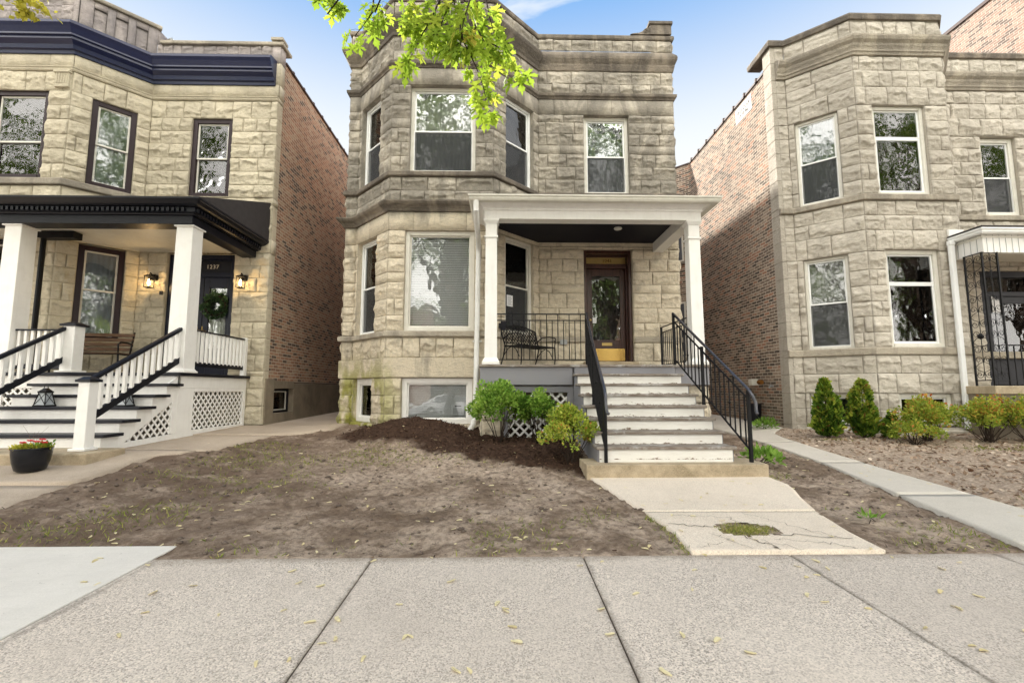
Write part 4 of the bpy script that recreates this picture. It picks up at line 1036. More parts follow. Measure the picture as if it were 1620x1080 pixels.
        pts = [(f(y),y,hz(y)+.012) for y in ys]+[(f(6.2)+sgn*.01,6.10,1.25),(f(6.2)+sgn*.02,6.06,1.17),(f(6.2)+sgn*.015,6.05,1.08),(f(6.2)+sgn*.01,6.03,1.04),(f(6.2),6.0,1.03)]
        h = MB(); h.tube(pts, .022, 8); h.build('handrail', MATS['ironlight'], r, smooth=True)
        k = 0
        for y in np.arange(8.08, 6.25, -.112):
            if abs(y-7.3) < .05: continue
            z0, z1 = hz(y)-.80, hz(y)-.12+(.13 if k % 4 == 1 else 0)
            b = MB().box(f(y)-.008,f(y)+.008,y-.008,y+.008,z0,z1)
            if k % 3 == 0: b.lathe([(.008,(z0+z1)/2-.025),(.02,(z0+z1)/2),(.008,(z0+z1)/2+.025)], (f(y),y), 8)
            b.build('baluster', I, r); k += 1
    rail([1.5,1.43,1.365], -1); rail([3.07,3.17,3.295], 1)
    sr = MB().box(3.49,3.51,8.48,10.08,2.685,2.705).box(3.49,3.51,8.48,10.08,2.572,2.588).box(3.49,3.51,8.48,10.08,1.862,1.88).box(3.48,3.52,10.06,10.1,1.78,2.70).build('side_railing', I, H)
    for k in range(13):
        y = 8.58+.115*k
        MB().box(3.493,3.507,y-.007,y+.007,1.87,2.58).build('baluster', I, sr)
    return H
# ------------------------------------------------------------------ left house
def left_house():
    H = empty('stone_house', (-8.6, 10.3, .5), 'cream stone house with navy cornice, dark porch roof and navy double doors', 'house')
    P = [(-11.2,9.35),(-9.05,9.35),(-8.1,10.3),(-5.22,10.3)]
    A0 = (-12.15,10.3)
    R, S = 'rock', 'smooth'
    C = [(.2,.58,R,.05),(.58,.98,R,0),(.98,1.36,R,0),(1.36,1.74,R,0),(1.74,2.1,R,0),(2.1,2.46,R,0),(2.46,2.82,R,0),(2.82,3.14,R,0),(3.14,3.5,R,0),(3.5,3.82,R,0),(3.82,4.1,R,0),(4.1,4.38,R,0),(4.38,4.70,S,.004),
         (4.70,5.05,R,0),(5.05,5.5,R,0),(5.5,5.66,S,0),(5.66,5.97,R,0),(5.97,6.29,R,0),(6.29,6.61,R,0),(6.61,6.94,R,0),(6.94,7.25,R,0),(7.25,7.57,R,0),(7.57,7.99,R,0),(7.99,8.09,S,0),(8.09,8.4,S,.01),(8.4,8.95,S,0)]
    fw = [(.55,1.70,5.66,7.58),(.55,1.70,2.3,4.38)]      # front face of bay, part hidden
    cw = [(.34,1.10,5.66,7.57),(.34,1.10,2.36,4.36)]
    ww = [(.94,1.86,5.70,7.57),(.62,2.10,1.63,4.36)]
    st = Stone()
    st.wall((-12.15,10.3), P[0], C, seed=31); st.wall(P[0], P[1], C, fw, 32); st.wall(P[1], P[2], C, cw, 33, amp=.066); st.wall(P[2], P[3], C, ww, 34, amp=.066); st.wall(P[3], (-5.22,10.52), C, seed=35, amp=.01)
    st.build('stone_front', MATS['stone_l'], H)
    full = [A0]+P
    # parapets: low one over the door wall, tall one with panels round the bay
    sp = Stone(); lowp = [(8.95,9.16,R,0),(9.16,9.38,R,0)]
    sp.wall(P[2], (-5.42,10.3), lowp, seed=36, blk=(.2,.36), amp=.045); sp.wall((-5.42,10.3), P[3], [(8.95,9.38,S,.01)], seed=37)
    sp.wall(P[3], (-5.22,10.52), [(8.95,9.38,S,0)], seed=38)
    tall = [(8.95,9.12,S,.0),(9.12,9.62,S,-.045),(9.62,9.75,S,0)]
    sp.wall(P[0], (-9.42,9.35), [(8.95,9.2,R,0),(9.2,9.48,R,0),(9.48,9.75,R,0)], seed=39, blk=(.5,.9), amp=.045)
    sp.wall((-9.42,9.35), (-9.16,9.35), [(8.95,9.18,R,.02),(9.18,9.5,R,.02),(9.5,9.75,R,.02)], seed=40, amp=.045)
    sp.wall((-9.16,9.35), P[1], [(8.95,9.75,S,.02)], seed=41)
    L = math.hypot(.95,.95); q = lambda t: (P[1][0]+.95*t/L, P[1][1]+.95*t/L)
    xs = [0,.22,.44,.58,.80,.94,1.16,L]
    for i, (a, b) in enumerate(zip(xs[:-1], xs[1:])):
        if i % 2 == 1: sp.wall(q(a), q(b), [(8.95,9.1,S,.0),(9.1,9.6,R,-.035),(9.6,9.75,S,0)], seed=50+i, amp=.035)
        else: sp.wall(q(a), q(b), [(8.95,9.75,S,0)], seed=50+i)
    sp.wall(P[2], (-8.1,10.8), [(9.38,9.75,S,0)], seed=60)
    sp.build('parapet', MATS['stone_lp'], H)
    MB().sweep([(-.22,8.9),(-.052,8.9),(-.052,9.74),(-.22,9.74)], [A0,P[0],P[1],(-8.12,10.28)]).build('parapet_core', MATS['stone_lp'], H)
    cop = [(-.25,9.75),(.06,9.75),(.07,9.77),(.07,9.82),(.04,9.85),(-.25,9.86)]
    MB().sweep(cop, [A0,P[0],P[1],(-8.06,10.34)]).build('coping', MATS['trim_stone_r'], H, bevel=.005)
    MB().sweep([(o, z-.38) for o, z in cop], [(-8.0,10.3),P[3],(-5.22,10.7)]).box(-5.44,-5.16,10.22,10.5,9.49,9.56).build('coping', MATS['trim_stone_r'], H, bevel=.005)
    # chimney pot-like white vent on the parapet
    MB().tube([(-7.95,10.55,9.38),(-7.95,10.55,9.62),(-7.99,10.5,9.68)], .075, 12).build('roof_vent', MATS['galv'], H, smooth=True, autosmooth=40)
    cor = [(0,8.36),(.05,8.37),(.06,8.43),(.10,8.45),(.12,8.53),(.20,8.60),(.20,8.655),(.24,8.665),(.24,8.70),(.29,8.80),(.33,8.86),(.33,8.90),(.30,8.915),(.30,8.94),(.02,8.99),(0,8.99)]
    MB().sweep([(o if o else -.02, z) for o, z in cor], [A0]+P[:3]+[(-5.30,10.3)]).build('cornice', MATS['navy'], H)
    MB().sweep([(-.02,7.99),(.035,7.995),(.05,8.02),(.05,8.05),(.065,8.065),(.065,8.085),(.02,8.10),(-.02,8.10)], full).build('belt_course', MATS['stone_l'], H)
    MB().sweep([(-.02,5.50),(.06,5.505),(.075,5.52),(.075,5.63),(.06,5.645),(-.02,5.665)], [A0]+P[:3]+[(-7.3,10.3)]).build('sill_course', MATS['trim_stone_r'], H, bevel=.005)
    # fluted capital block at the bay corner
    cp = MB().box(-9.36,-9.07,9.285,9.35,7.62,7.99)
    for k in range(5): cp.box(-9.33+.052*k,-9.305+.052*k,9.272,9.29,7.70,7.92)
    cp.box(-9.39,-9.05,9.26,9.35,7.93,7.99); cp.build('capital_block', MATS['stone_l'], H, bevel=.006)
    # side wall: brick on a parged foundation with a cellar window
    sw = MB().box(-5.53,-5.235,10.52,26,1.52,9.12); w1 = sw.build('side_wall', MATS['brick_l'], H)
    fd = MB().box(-5.53,-5.19,10.36,10.75,.2,1.58).box(-5.53,-5.19,10.75,11.75,.2,.80).box(-5.53,-5.19,10.75,11.75,1.36,1.54).box(-5.53,-5.19,11.75,26,.2,1.5)
    fd.build('foundation', MATS['parge'], H, bevel=.008)
    MB().box(-5.55,-5.2,10.56,26,9.12,9.17).build('coping', MATS['clay'], H)
    tiles = MB()
    for k in range(18): tiles.box(-5.56,-5.19,10.9+k*.62,10.98+k*.62,9.12,9.2)
    tiles.build('coping_tile', MATS['clay'], H, bevel=.01)
    side_wall(H, 'brick_l', 'side_wall', -12.9, .3, 10.3, 26, .3, 9.1); side_wall(H, 'brick_o', 'rear_wall', -12.6, 7.07, 25.7, 26, .3, 9.1)
    MB().slab([(-12.5,10.4),(-8.2,10.5),(-5.5,10.5),(-5.5,25.7),(-12.5,25.7)], 8.8, 8.9).build('roof', MATS['tar'], H)
    MB().slab([(-11.1,9.5),(-9.1,9.5),(-8.2,10.4),(-12,10.4)], 8.8, 8.9).build('bay_roof', MATS['tar'], H)
    window(H, (-5.19,10.75), (-5.19,11.75), 0, 1.0, .80, 1.36, 'fixed', frame='binblack', sash='offwhite', cas=.05, depth=.16, back='dark', label='cellar window in the parged foundation')
    # windows
    kw = dict(frame='plum', sash='offwhite', cas=.10, depth=.07)
    window(H, P[0], P[1], *fw[0], back='dark', low_screen=False, split=.42, glassm='glass2', **kw)
    window(H, P[1], P[2], *cw[0], back='curtain_or_backing', low_screen=False, glassm='glass2', **kw)
    window(H, P[2], P[3], *ww[0], back='blind', low_screen=False, **kw)
    window(H, P[0], P[1], *fw[1], back='curtain_or_backing', low_screen=False, **dict(kw, frame='binblack'))
    window(H, P[1], P[2], *cw[1], back='curtain_or_backing', low_screen=False, split=.54, **kw)
    # double doors
    y0, y1 = 10.36, 10.55; x0, x1 = -7.476, -6.004
    nd = MATS['navydoor']
    f = MB().box(x0,x0+.10,y0,y1,1.63,4.356).box(x1-.10,x1,y0,y1,1.63,4.356).box(x0+.10,x1-.10,y0,y1,4.25,4.356).box(x0+.10,x1-.10,10.42,y1,3.86,3.97)
    f.build('door_frame', nd, H, bevel=.006)
    MB().box(x0+.10,x1-.10,10.46,10.49,3.97,4.25).build('transom', MATS['black_trim'], H)
    text(H, '1237', (-6.57,10.452,4.10), .13, 'digit', space=1.1)
    pl = MB().box(-6.74,-6.41,10.453,10.461,4.03,4.17).build('number_plate', MATS['black_trim'], H)
    for a, b in ((x0+.10, -6.745), (-6.735, x1-.10)):
        d = MB().box(a,a+.12,10.46,10.51,1.66,3.86).box(b-.12,b,10.46,10.51,1.66,3.86).box(a+.12,b-.12,10.46,10.51,3.62,3.86).box(a+.12,b-.12,10.46,10.51,1.66,2.25).build('door', nd, H, bevel=.005)
        MB().box(a+.115,b-.115,10.485,10.492,2.24,3.63).build('pane', MATS['glass'], d)
        MB().tube([(b-.05 if a < -7 else a+.05,10.46,2.66),(b-.05 if a < -7 else a+.05,10.40,2.66),(b-.05 if a < -7 else a+.05,10.40,2.74)], .011, 8).build('handle', MATS['dullbrass'], d)
        q = MB(); V = []; n_ = 26
        for i in range(n_+1):
            xx = a+.1+(b-a-.2)*i/n_; V += [(xx,10.56+.015*math.sin(i*1.9),2.0),(xx,10.56+.01*math.sin(i*1.9),3.05)]
        q.add(V, [(2*i,2*i+2,2*i+3,2*i+1) for i in range(n_)]); q.build('curtain_or_backing', MATS['sheer'], d, recalc=False, smooth=True)
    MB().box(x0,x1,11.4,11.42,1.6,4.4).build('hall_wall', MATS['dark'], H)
    MB().box(-7.57,-7.50,10.24,10.27,3.42,3.50).build('doorbell', MATS['binblack'], H, bevel=.006)
    # ---- porch: floor, skirts, columns, roof
    W, K = MATS['white'], MATS['black_trim']
    MB().box(-11.6,-5.50,8.06,10.3,1.575,1.63).build('porch_floor', K, H, bevel=.008)
    MB().box(-11.6,-7.62,8.12,8.16,1.36,1.575).box(-5.60,-5.56,8.16,10.26,1.36,1.575).box(-7.62,-5.60,8.12,8.16,1.40,1.575).build('porch_band', W, H, bevel=.005)
    sk = MB()
    MB().box(-5.60,-5.565,8.14,8.56,.44,1.36).box(-5.60,-5.565,10.16,10.26,.44,1.36).box(-5.60,-5.565,8.56,10.16,.44,.62).box(-5.60,-5.565,8.56,10.16,1.30,1.36).build('porch_skirt', W, H, bevel=.004)
    lattice(H, 'lattice', 'white', (-5.612,0), (0,1), (1,0), [(8.54,.62),(10.18,.62),(10.18,1.32),(8.54,1.32)], .10, .034)
    lattice(H, 'lattice', 'white', (0,8.15), (1,0), (0,-1), [(-8.55,.55),(-7.6,.55),(-7.6,1.38),(-8.55,1.38)], .10, .034)
    MB().box(-8.75,-8.5,8.12,8.17,.44,1.36).box(-11.6,-8.75,8.13,8.16,.44,1.36).build('porch_skirt', W, H)
    MB().box(-5.62,-5.40,8.10,8.34,.30,.46).build('column_footing', MATS['block'], H, bevel=.01)
    for x in (-8.68, -5.68):
        c = MB().frustum(x,8.32,1.66,4.26,.31,.29).build('porch_column', W, H, bevel=.006)
        MB().box(x-.19,x+.19,8.13,8.51,1.632,1.665).frustum(x,8.32,1.665,1.70,.36,.315).build('base', W, c, bevel=.004)
        MB().box(x-.175,x+.175,8.145,8.495,4.235,4.262).build('capital', W, c, bevel=.004)
    ep = [(-12.2,8.12),(-5.52,8.12),(-5.52,10.28)]
    MB().sweep([(-.3,4.265),(0,4.265),(0,4.42),(-.3,4.42)], ep).build('porch_beam', K, H, bevel=.004)
    cn = MB().sweep([(-.02,4.42),(.04,4.42),(.05,4.44),(.10,4.45),(.10,4.535),(.16,4.54),(.20,4.56),(.24,4.60),(.27,4.63),(.27,4.66),(-.02,4.66)], ep)
    for k in range(76): cn.box(-12.1+k*.0862,-12.055+k*.0862,7.985,8.025,4.455,4.52)
    for k in range(25): cn.box(-5.425,-5.385,8.05+k*.0862,8.095+k*.0862,4.455,4.52)
    cn.build('porch_cornice', K, H)
    rf = MB(); rf.add([(-12.2,7.86,4.662),(-5.26,7.86,4.662),(-5.26,10.28,5.55),(-12.2,10.28,5.55),(-12.2,10.28,4.60),(-5.26,10.28,4.60),(-5.26,7.92,4.60),(-12.2,7.92,4.60)],
                      [(0,1,2,3),(1,6,5,2),(0,3,4,7),(2,5,4,3),(7,4,5,6),(0,7,6,1)])
    rf.build('porch_roof', MATS['tar'], H)
    MB().box(-12,-5.84,8.40,10.28,4.40,4.44).build('porch_ceiling', MATS['offwhite'], H)
    MB().tube([(-8.93,8.98,4.36),(-8.93,8.98,1.64)], .045, 10).box(-8.98,-8.3,8.9,9.1,4.26,4.39).build('downspout', MATS['iron'], H)
    # stairs: five treads and a concrete pad
    rise, run, yb = .18, .30, 6.66
    for i in range(6):
        z = .54+rise*i; y = yb+run*i
        MB().box(-7.75,-5.56,y,y+.02,z,z+rise-.045).build('stair_riser', W, H)
        if i < 5: MB().box(-7.80,-5.49,y-.045,y+run+.01,z+rise-.045,z+rise).build('stair_tread', K, H, bevel=.006)
    # closed side with lattice triangle
    sd = MB(); X = -5.60
    sd.o, sd.u, sd.n = (X,0), (0,1), (1,0)
    top = lambda y: .54+rise+(y-yb)*rise/run
    for i in range(5):   # stepped board under the treads
        y = yb+run*i; z = .54+rise*i
        sd.prism([(y+.02, z+rise-.047), (y+.02, max(.44, z-.22)), (y+run+.02, max(.44, z+rise-.22)), (y+run+.02, z+rise-.047)], 0, .03)
    sd.prism([(yb-.02,.42),(8.14,.42),(8.14,.60),(yb+.3,.56)], -.004, .026)
    sd.prism([(8.02,.60),(8.14,.60),(8.14,1.40),(8.02,1.36)], -.002, .034); sd.prism([(7.84,1.16),(8.02,1.20),(8.14,1.38),(8.14,1.575),(7.87,1.42)], .003, .027)
    sd.build('stair_stringer', W, H, bevel=.003)
    lattice(H, 'lattice', 'white', (X-.006,0), (0,1), (1,0), [(yb+.42,.57),(8.04,.60),(8.04,1.32)], .10, .034)
    MB().box(-14.2,-5.22,6.05,6.68,.2,.54).build('step_pad', MATS['block'], H, bevel=.02, seg=2)
    # newels and railings
    for (x, y, z0, z1) in ((-5.53,6.36,.54,1.44),(-7.52,8.26,1.632,2.44)):
        k_ = .72 if y < 7 else 1.0
        n_ = MB().frustum(x,y,z0+.03,z1,.21*k_,.205*k_).build('newel_post', W, H, bevel=.006)
        MB().box(x-.15*k_,x+.15*k_,y-.15*k_,y+.15*k_,z0+.001,z0+.035).build('base', W, n_, bevel=.006)
        MB().box(x-.14*k_,x+.14*k_,y-.14*k_,y+.14*k_,z1,z1+.035).frustum(x,y,z1+.035,z1+.07,.25*k_,.12*k_).build('cap', K, n_, bevel=.004)
    def stair_rail(x, y0, y1, h0, h1, l0, l1):
        r = MB(); r.bar((x,y0,h0),(x,y1,h1),.075,.06); o = r.build('stair_railing', K, H, bevel=.012)
        MB().bar((x,y0,l0),(x,y1,l1),.05,.10).build('bottom_rail', K, o, bevel=.006)
        nb = int((y1-y0)/.125)
        for k in range(nb):
            t = (k+.5)/nb; y = y0+(y1-y0)*t
            MB().box(x-.022,x+.022,y-.022,y+.022,l0+(l1-l0)*t+.03,h0+(h1-h0)*t-.01).build('baluster', W, o)
    stair_rail(-5.62, 6.46, 8.20, 1.46, 2.40, .92, 1.86)
    stair_rail(-7.60, 6.30, 8.18, 1.33, 2.40, .78, 1.86)
    def flat_rail(a, b, top, low, nb):
        o = MB().bar((*a,top),(*b,top),.08,.03).build('porch_railing', K, H, bevel=.008)
        MB().bar((*a,low),(*b,low),.04,.085).build('bottom_rail', K, o)
        for k in range(nb):
            t = (k+.5)/nb; x, y = a[0]+(b[0]-a[0])*t, a[1]+(b[1]-a[1])*t
            MB().box(x-.022,x+.022,y-.022,y+.022,low+.02,top-.014).build('baluster', W, o)
    flat_rail((-5.62,8.46),(-5.62,10.16),2.42,1.80,13)
    MB().box(-5.67,-5.57,10.16,10.26,1.632,2.46).build('rail_post', W, H, bevel=.01)
    flat_rail((-8.52,8.28),(-7.62,8.28),2.38,1.74,8)
    # wall lamps, lit
    for x in (-7.70, -5.73):
        lm = MB().box(x-.05,x+.05,10.2,10.29,3.74,3.86).tube([(x,10.22,3.82),(x,10.12,3.88),(x,10.10,3.83)], .012, 8)
        lm.frustum(x,10.10,3.80,3.83,.15,.06); lm.box(x-.07,x+.07,10.03,10.17,3.785,3.80).box(x-.065,x+.065,10.035,10.165,3.54,3.55)
        for a in (-.06,.06):
            for b in (-.06,.06): lm.box(x+a-.006,x+a+.006,10.10+b-.006,10.10+b+.006,3.55,3.79)
        o = lm.build('wall_lamp', MATS['iron'], H)
        MB().lathe([(.0,3.585),(.022,3.60),(.03,3.65),(.02,3.70),(.012,3.73)], (x,10.10), 12).build('bulb', MATS['bulb'], o, smooth=True)
        ld = bpy.data.lights.new('wall_lamp_light', 'POINT'); ld.energy = 2.4; ld.color = (1,.66,.3); ld.shadow_soft_size = .03
        lo = bpy.data.objects.new('wall_lamp_light', ld); COL.objects.link(lo); lo.location = (x,10.04,3.66)
    return H
# ------------------------------------------------------------------ right house
def scroll_panel(mb, p, q, z0, z1):
    """wrought-iron scrollwork between two uprights p and q (plan), S-scrolls mirrored about a centre bar"""
    px, py = p; qx, qy = q; W = math.hypot(qx-px, qy-py)
    T = lambda a, z: (px+(qx-px)*a/W, py+(qy-py)*a/W, z)
    mb.tube([T(W/2,z0), T(W/2,z1)], .007, 5)
    n = int((z1-z0)/.44); hgt = (z1-z0)/n
    for i in range(n):
        zc = z0+hgt*(i+.5)
        for s in (-1, 1):
            for v in (-1, 1):
                c = (W/2+s*W*.26, zc+v*hgt*.30); pts = []
                for k in range(13):
                    an = k*.62; r = W*.20*(1-k/17)
                    pts.append(T(c[0]-s*r*math.cos(an), c[1]+v*r*math.sin(an)))
                tail = [T(W/2+s*W*.46, zc), T(W/2+s*W*.30, zc+v*hgt*.12), T(W/2+s*.012, zc+v*hgt*.20)]
                mb.tube(tail+pts[:], .0055, 5)
def right_house():
    H = empty('stone_house', (9.5, 10.3, .5), 'pale beige stone two-flat with brown brick side wall and wrought iron porch', 'house')
    P = [(6.43,10.3),(6.76,10.3),(7.74,9.45),(9.76,9.45),(10.76,10.6),(14.1,10.6)]
    R, S = 'rock', 'smooth'
    C = [(.2,.57,R,0),(.57,.92,R,0),(.92,1.26,R,0),(1.26,1.67,R,.012),(1.67,2.05,R,.0),(2.05,2.22,S,0),(2.22,2.53,R,0),(2.53,2.86,R,0),(2.86,3.18,R,0),(3.18,3.52,R,0),(3.52,3.86,R,0),(3.86,4.26,R,0),(4.26,4.72,R,.006),
         (4.72,5.05,R,0),(5.05,5.37,R,0),(5.37,5.52,S,0),(5.52,5.84,R,0),(5.84,6.2,R,0),(6.2,6.52,R,0),(6.52,6.86,R,0),(6.86,7.2,R,0),(7.2,7.55,R,0),(7.55,7.97,R,.006),(7.97,8.36,R,0),(8.36,8.69,R,0),(8.69,9.14,S,0),(9.14,9.53,R,.0),(9.53,9.6,S,0)]
    cw = [(.13,.96,2.22,4.26),(.13,.96,5.52,7.55),(.09,.94,.60,1.26)]
    fw = [(.37,1.55,2.22,4.30),(.35,1.53,5.52,7.55),(.42,1.56,.60,1.26)]
    ww = [(.92,1.82,5.52,7.5),(.58,1.95,1.43,4.15)]
    st = Stone()
    cs = MB()
    for z0, z1, _, _ in C: cs.box(6.43,6.532,10.297,10.62,z0,z1-.008)
    cs.build('corner_strip', MATS['stone_r'], H, bevel=.004)
    st.wall((6.53,10.3), P[1], C, seed=72, amp=.05); st.wall(P[1], P[2], C, cw, 73, blk=(.4,.75), amp=.066); st.wall(P[2], P[3], C, fw, 74, amp=.066)
    st.wall(P[3], P[4], C, (), 75); st.wall(P[4], P[5], C, ww, 76)
    st.build('stone_front', MATS['stone_r'], H)
    t = MATS['trim_stone_r']; full = [(6.43,10.62)]+P
    MB().sweep([(-.02,2.055),(.04,2.06),(.055,2.07),(.055,2.195),(.045,2.21),(-.02,2.225)], P).build('sill_course', t, H, bevel=.005)
    MB().sweep([(-.02,5.37),(.055,5.375),(.07,5.39),(.07,5.49),(.055,5.505),(-.02,5.525)], P).build('sill_course', t, H, bevel=.005)
    MB().sweep([(-.02,8.69),(.05,8.70),(.06,8.75),(.08,8.77),(.08,8.81),(.09,8.84),(.11,8.88),(.12,8.93),(.17,8.99),(.19,9.05),(.19,9.09),(.04,9.16),(-.02,9.16)], [(6.53,10.3)]+P[1:]).build('cornice', t, H)
    MB().sweep([(-.28,9.545),(.05,9.545),(.06,9.56),(.075,9.65),(.05,9.70),(-.28,9.715)], [(6.43,11.2)]+P).build('coping', MATS['trim_stone_c'], H, bevel=.005)
    MB().sweep([(-.02,.3),(.09,.3),(.09,.50),(-.02,.53)], P[1:4]).build('base_ledge', MATS['pathr'], H, bevel=.01)
    # brick side with a canted brick bay further back
    sw = MB().slab([(6.45,10.62),(6.45,15.2),(5.55,16.1),(5.55,18.5),(6.45,19.4),(6.45,26),(6.75,26),(6.75,10.62)], .2, 9.08)
    sw.build('side_wall', MATS['brick_r'], H)
    cp = MB().sweep([(-.3,9.08),(.03,9.08),(.03,9.13),(-.3,9.15)], [(6.45,26),(6.45,19.4),(5.55,18.5),(5.55,16.1),(6.45,15.2),(6.45,10.62)]); cp.build('coping', MATS['clay'], H)
    cz = MB()
    for k in range(8): cz.box(6.40,6.6,10.9+k*.58,10.96+k*.58,9.08,9.19)
    cz.build('coping_tile', MATS['clay'], H, bevel=.008)
    O = (6.45,15.2); B = (5.55,16.1)   # windows on the canted brick bay, facing the street
    u_ = ((B[0]-O[0])/1.2728, (B[1]-O[1])/1.2728)
    for z0, z1 in ((5.7,7.2),(2.4,4.3)):
        w = MB(B, (-u_[0], -u_[1]), (-.7071,-.7071)); w.box(.25,.95,.0,.03,z0,z1); o = w.build('window', MATS['offwhite'], H)
        w = MB(B, (-u_[0], -u_[1]), (-.7071,-.7071)); w.box(.30,.90,.025,.036,z0+.06,z1-.06); w.build('pane', MATS['dark'], o)
        w = MB(B, (-u_[0], -u_[1]), (-.7071,-.7071)); w.box(.2,1.0,.0,.08,z0-.09,z0-.001); w.build('sill', MATS['trim_stone_r'], o)
    side_wall(H, 'brick_r', 'side_wall', 14.1, -.3, 10.7, 26, .3, 9.1); side_wall(H, 'brick_o', 'rear_wall', 6.8, 7, 25.7, 26, .3, 9.1)
    MB().slab([(6.7,10.6),(7.0,10.45),(7.85,9.7),(9.65,9.7),(10.6,10.8),(13.8,10.8),(13.8,25.7),(6.7,25.7)], 8.9, 9.0).build('roof', MATS['tar'], H)
    # painted sign on the brick: two lines of faded lettering
    sg = MB().box(6.443,6.449,11.22,12.02,8.58,9.0).build('painted_sign', MATS['sign'], H)
    rr = random.Random(9); gl = MB()
    for row, (z, yy0, yy1) in enumerate(((8.80,11.30,11.95),(8.66,11.30,11.86))):
        y = yy1
        while y > yy0+.05:
            h = .085; k = rr.randrange(6)
            bars = [((y,z),(y,z+h))]
            if k in (0,1,3): bars.append(((y,z+h),(y-.05,z+h)))
            if k in (0,2,4): bars.append(((y,z+h/2),(y-.045,z+h/2)))
            if k in (1,2,5): bars.append(((y,z),(y-.05,z)))
            if k in (0,3,5): bars.append(((y-.05,z),(y-.05,z+h*.6)))
            for (ya, za), (yb_, zb) in bars: gl.bar((6.441,ya,za),(6.441,yb_,zb),.012,.006)
            y -= .085
    gl.build('lettering', MATS['ink'], sg)
    # service fittings on the brick
    MB().box(6.28,6.445,11.62,11.78,1.44,1.60).build('meter_box', MATS['offwhite'], H, bevel=.01)
    MB().tube([(6.43,11.42,1.52),(6.36,11.42,1.52),(6.36,11.30,1.52)], .055, 10).build('meter_pipe', MATS['rust'], H, smooth=True, autosmooth=40)
    MB().tube([(6.44,10.95,1.42),(6.36,10.95,1.42),(6.33,10.95,1.37)], .018, 8).lathe([(.0,1.44),(.04,1.445),(.04,1.455),(0,1.46)], (6.37,10.95), 8).build('garden_tap', MATS['galv'], H)
    kw = dict(cas=.06, depth=.09, frame='offwhite')
    window(H, P[1], P[2], *cw[1], back='curtain_or_backing', back_low='curtain_or_backing', glassm='glass2', **kw)
    window(H, P[1], P[2], *cw[0], back='shade', back_low='shade', **kw)
    window(H, P[1], P[2], *cw[2], 'fixed', **dict(kw, cas=.08, back='dark'))
    window(H, P[2], P[3], *fw[1], 'transom', split=.66, back='curtain_or_backing', glassm='glass2', **dict(kw, cas=.075))
    window(H, P[2], P[3], *fw[0], 'transom', split=.67, back='dark', glassm='glass2', **dict(kw, cas=.085))
    window(H, P[2], P[3], *fw[2], 'fixed', **dict(kw, cas=.085, back='dark'))
    window(H, P[4], P[5], *ww[0], back='sheer', back_low='sheer', **dict(kw, cas=.1, depth=.10))
    # porch
    W = MATS['white']
    x0, y0 = 9.56, 8.85
    MB().box(x0-.12,14.0,8.74,9.44,1.25,1.41).box(9.77,14.0,9.44,10.6,1.25,1.41).build('porch_slab', MATS['block'], H, bevel=.012)
    MB().box(x0-.09,14.0,8.78,9.44,.2,1.25).build('porch_wall', MATS['parge'], H)
    pth = [(9.48,9.42),(9.48,8.72),(14.1,8.72)]
    fsc = MB().sweep([(-.12,4.06),(0,4.06),(0,4.42),(-.12,4.42)], [(9.60,9.42),(9.60,8.84),(14.1,8.84)])
    fo = fsc.build('porch_fascia', W, H)
    gv = MB()
    for k in range(38): gv.box(9.68+k*.13,9.686+k*.13,8.834,8.839,4.06,4.42)
    for k in range(4): gv.box(9.594,9.599,8.95+k*.13,8.956+k*.13,4.06,4.42)
    gv.build('board_joint', MATS['galv'], fo)
    MB().sweep([(-.14,4.42),(-.02,4.42),(.0,4.45),(.0,4.49),(.02,4.50),(.02,4.53),(-.14,4.53)], pth).build('gutter', MATS['vinyl'], H)
    MB().slab([(9.46,8.70),(14.1,8.70),(14.1,10.6),(10.7,10.55),(9.78,9.44),(9.46,9.44)], 4.53, 4.57).build('porch_roof', MATS['tar'], H)
    MB().slab([(9.58,8.83),(14.1,8.83),(14.1,10.6),(10.75,10.55),(9.78,9.44),(9.58,9.44)], 4.36, 4.40).build('porch_ceiling', MATS['offwhite'], H)
    MB().box(9.47,9.8,9.38,9.42,4.57,4.72).build('flashing', W, H)
    MB().box(9.40,9.52,9.30,9.39,4.36,4.46).prism([(9.41,4.40),(9.51,4.40),(9.50,.55),(9.40,.55)], 9.31, 9.385).build('downspout', MATS['vinyl'], H, bevel=.01)
    I = MATS['iron']
    q = MB()
    for (x, y) in ((x0,9.2),(x0,y0),(x0+.31,y0)): q.box(x-.014,x+.014,y-.014,y+.014,1.41,4.07)
    q.tube([(x0,9.2,1.52),(x0,y0,1.52),(x0+.31,y0,1.52)], .011, 6).tube([(x0,9.2,2.20),(x0,y0,2.20),(x0+.31,y0,2.20)], .008, 6)
    q.tube([(x0,9.2,4.06),(x0,y0,4.06),(x0+.31,y0,4.06)], .011, 6)
    ic = q.build('iron_column', I, H)
    s1 = MB(); scroll_panel(s1, (x0,9.2),(x0,y0), 1.53, 4.05); s1.build('scrollwork', I, ic)
    s2 = MB(); scroll_panel(s2, (x0,y0),(x0+.31,y0), 1.53, 4.05); s2.build('scrollwork', I, ic)
    MB().lathe([(0,2.33),(.045,2.36),(.055,2.40),(.03,2.44),(0,2.46)], (x0,9.03), 10).build('rosette', I, ic)
    rl = MB().box(x0+.31,13.9,y0-.012,y0+.012,2.19,2.215).box(x0+.31,13.9,y0-.012,y0+.012,1.51,1.53).build('porch_railing', I, H)
    for k in range(30):
        x = x0+.31+.14*(k+1); MB().box(x-.008,x+.008,y0-.008,y0+.008,1.42,2.20).build('baluster', I, rl)
    # door in the recess
    D = MATS['binblack']; a, b = 11.345, 12.705
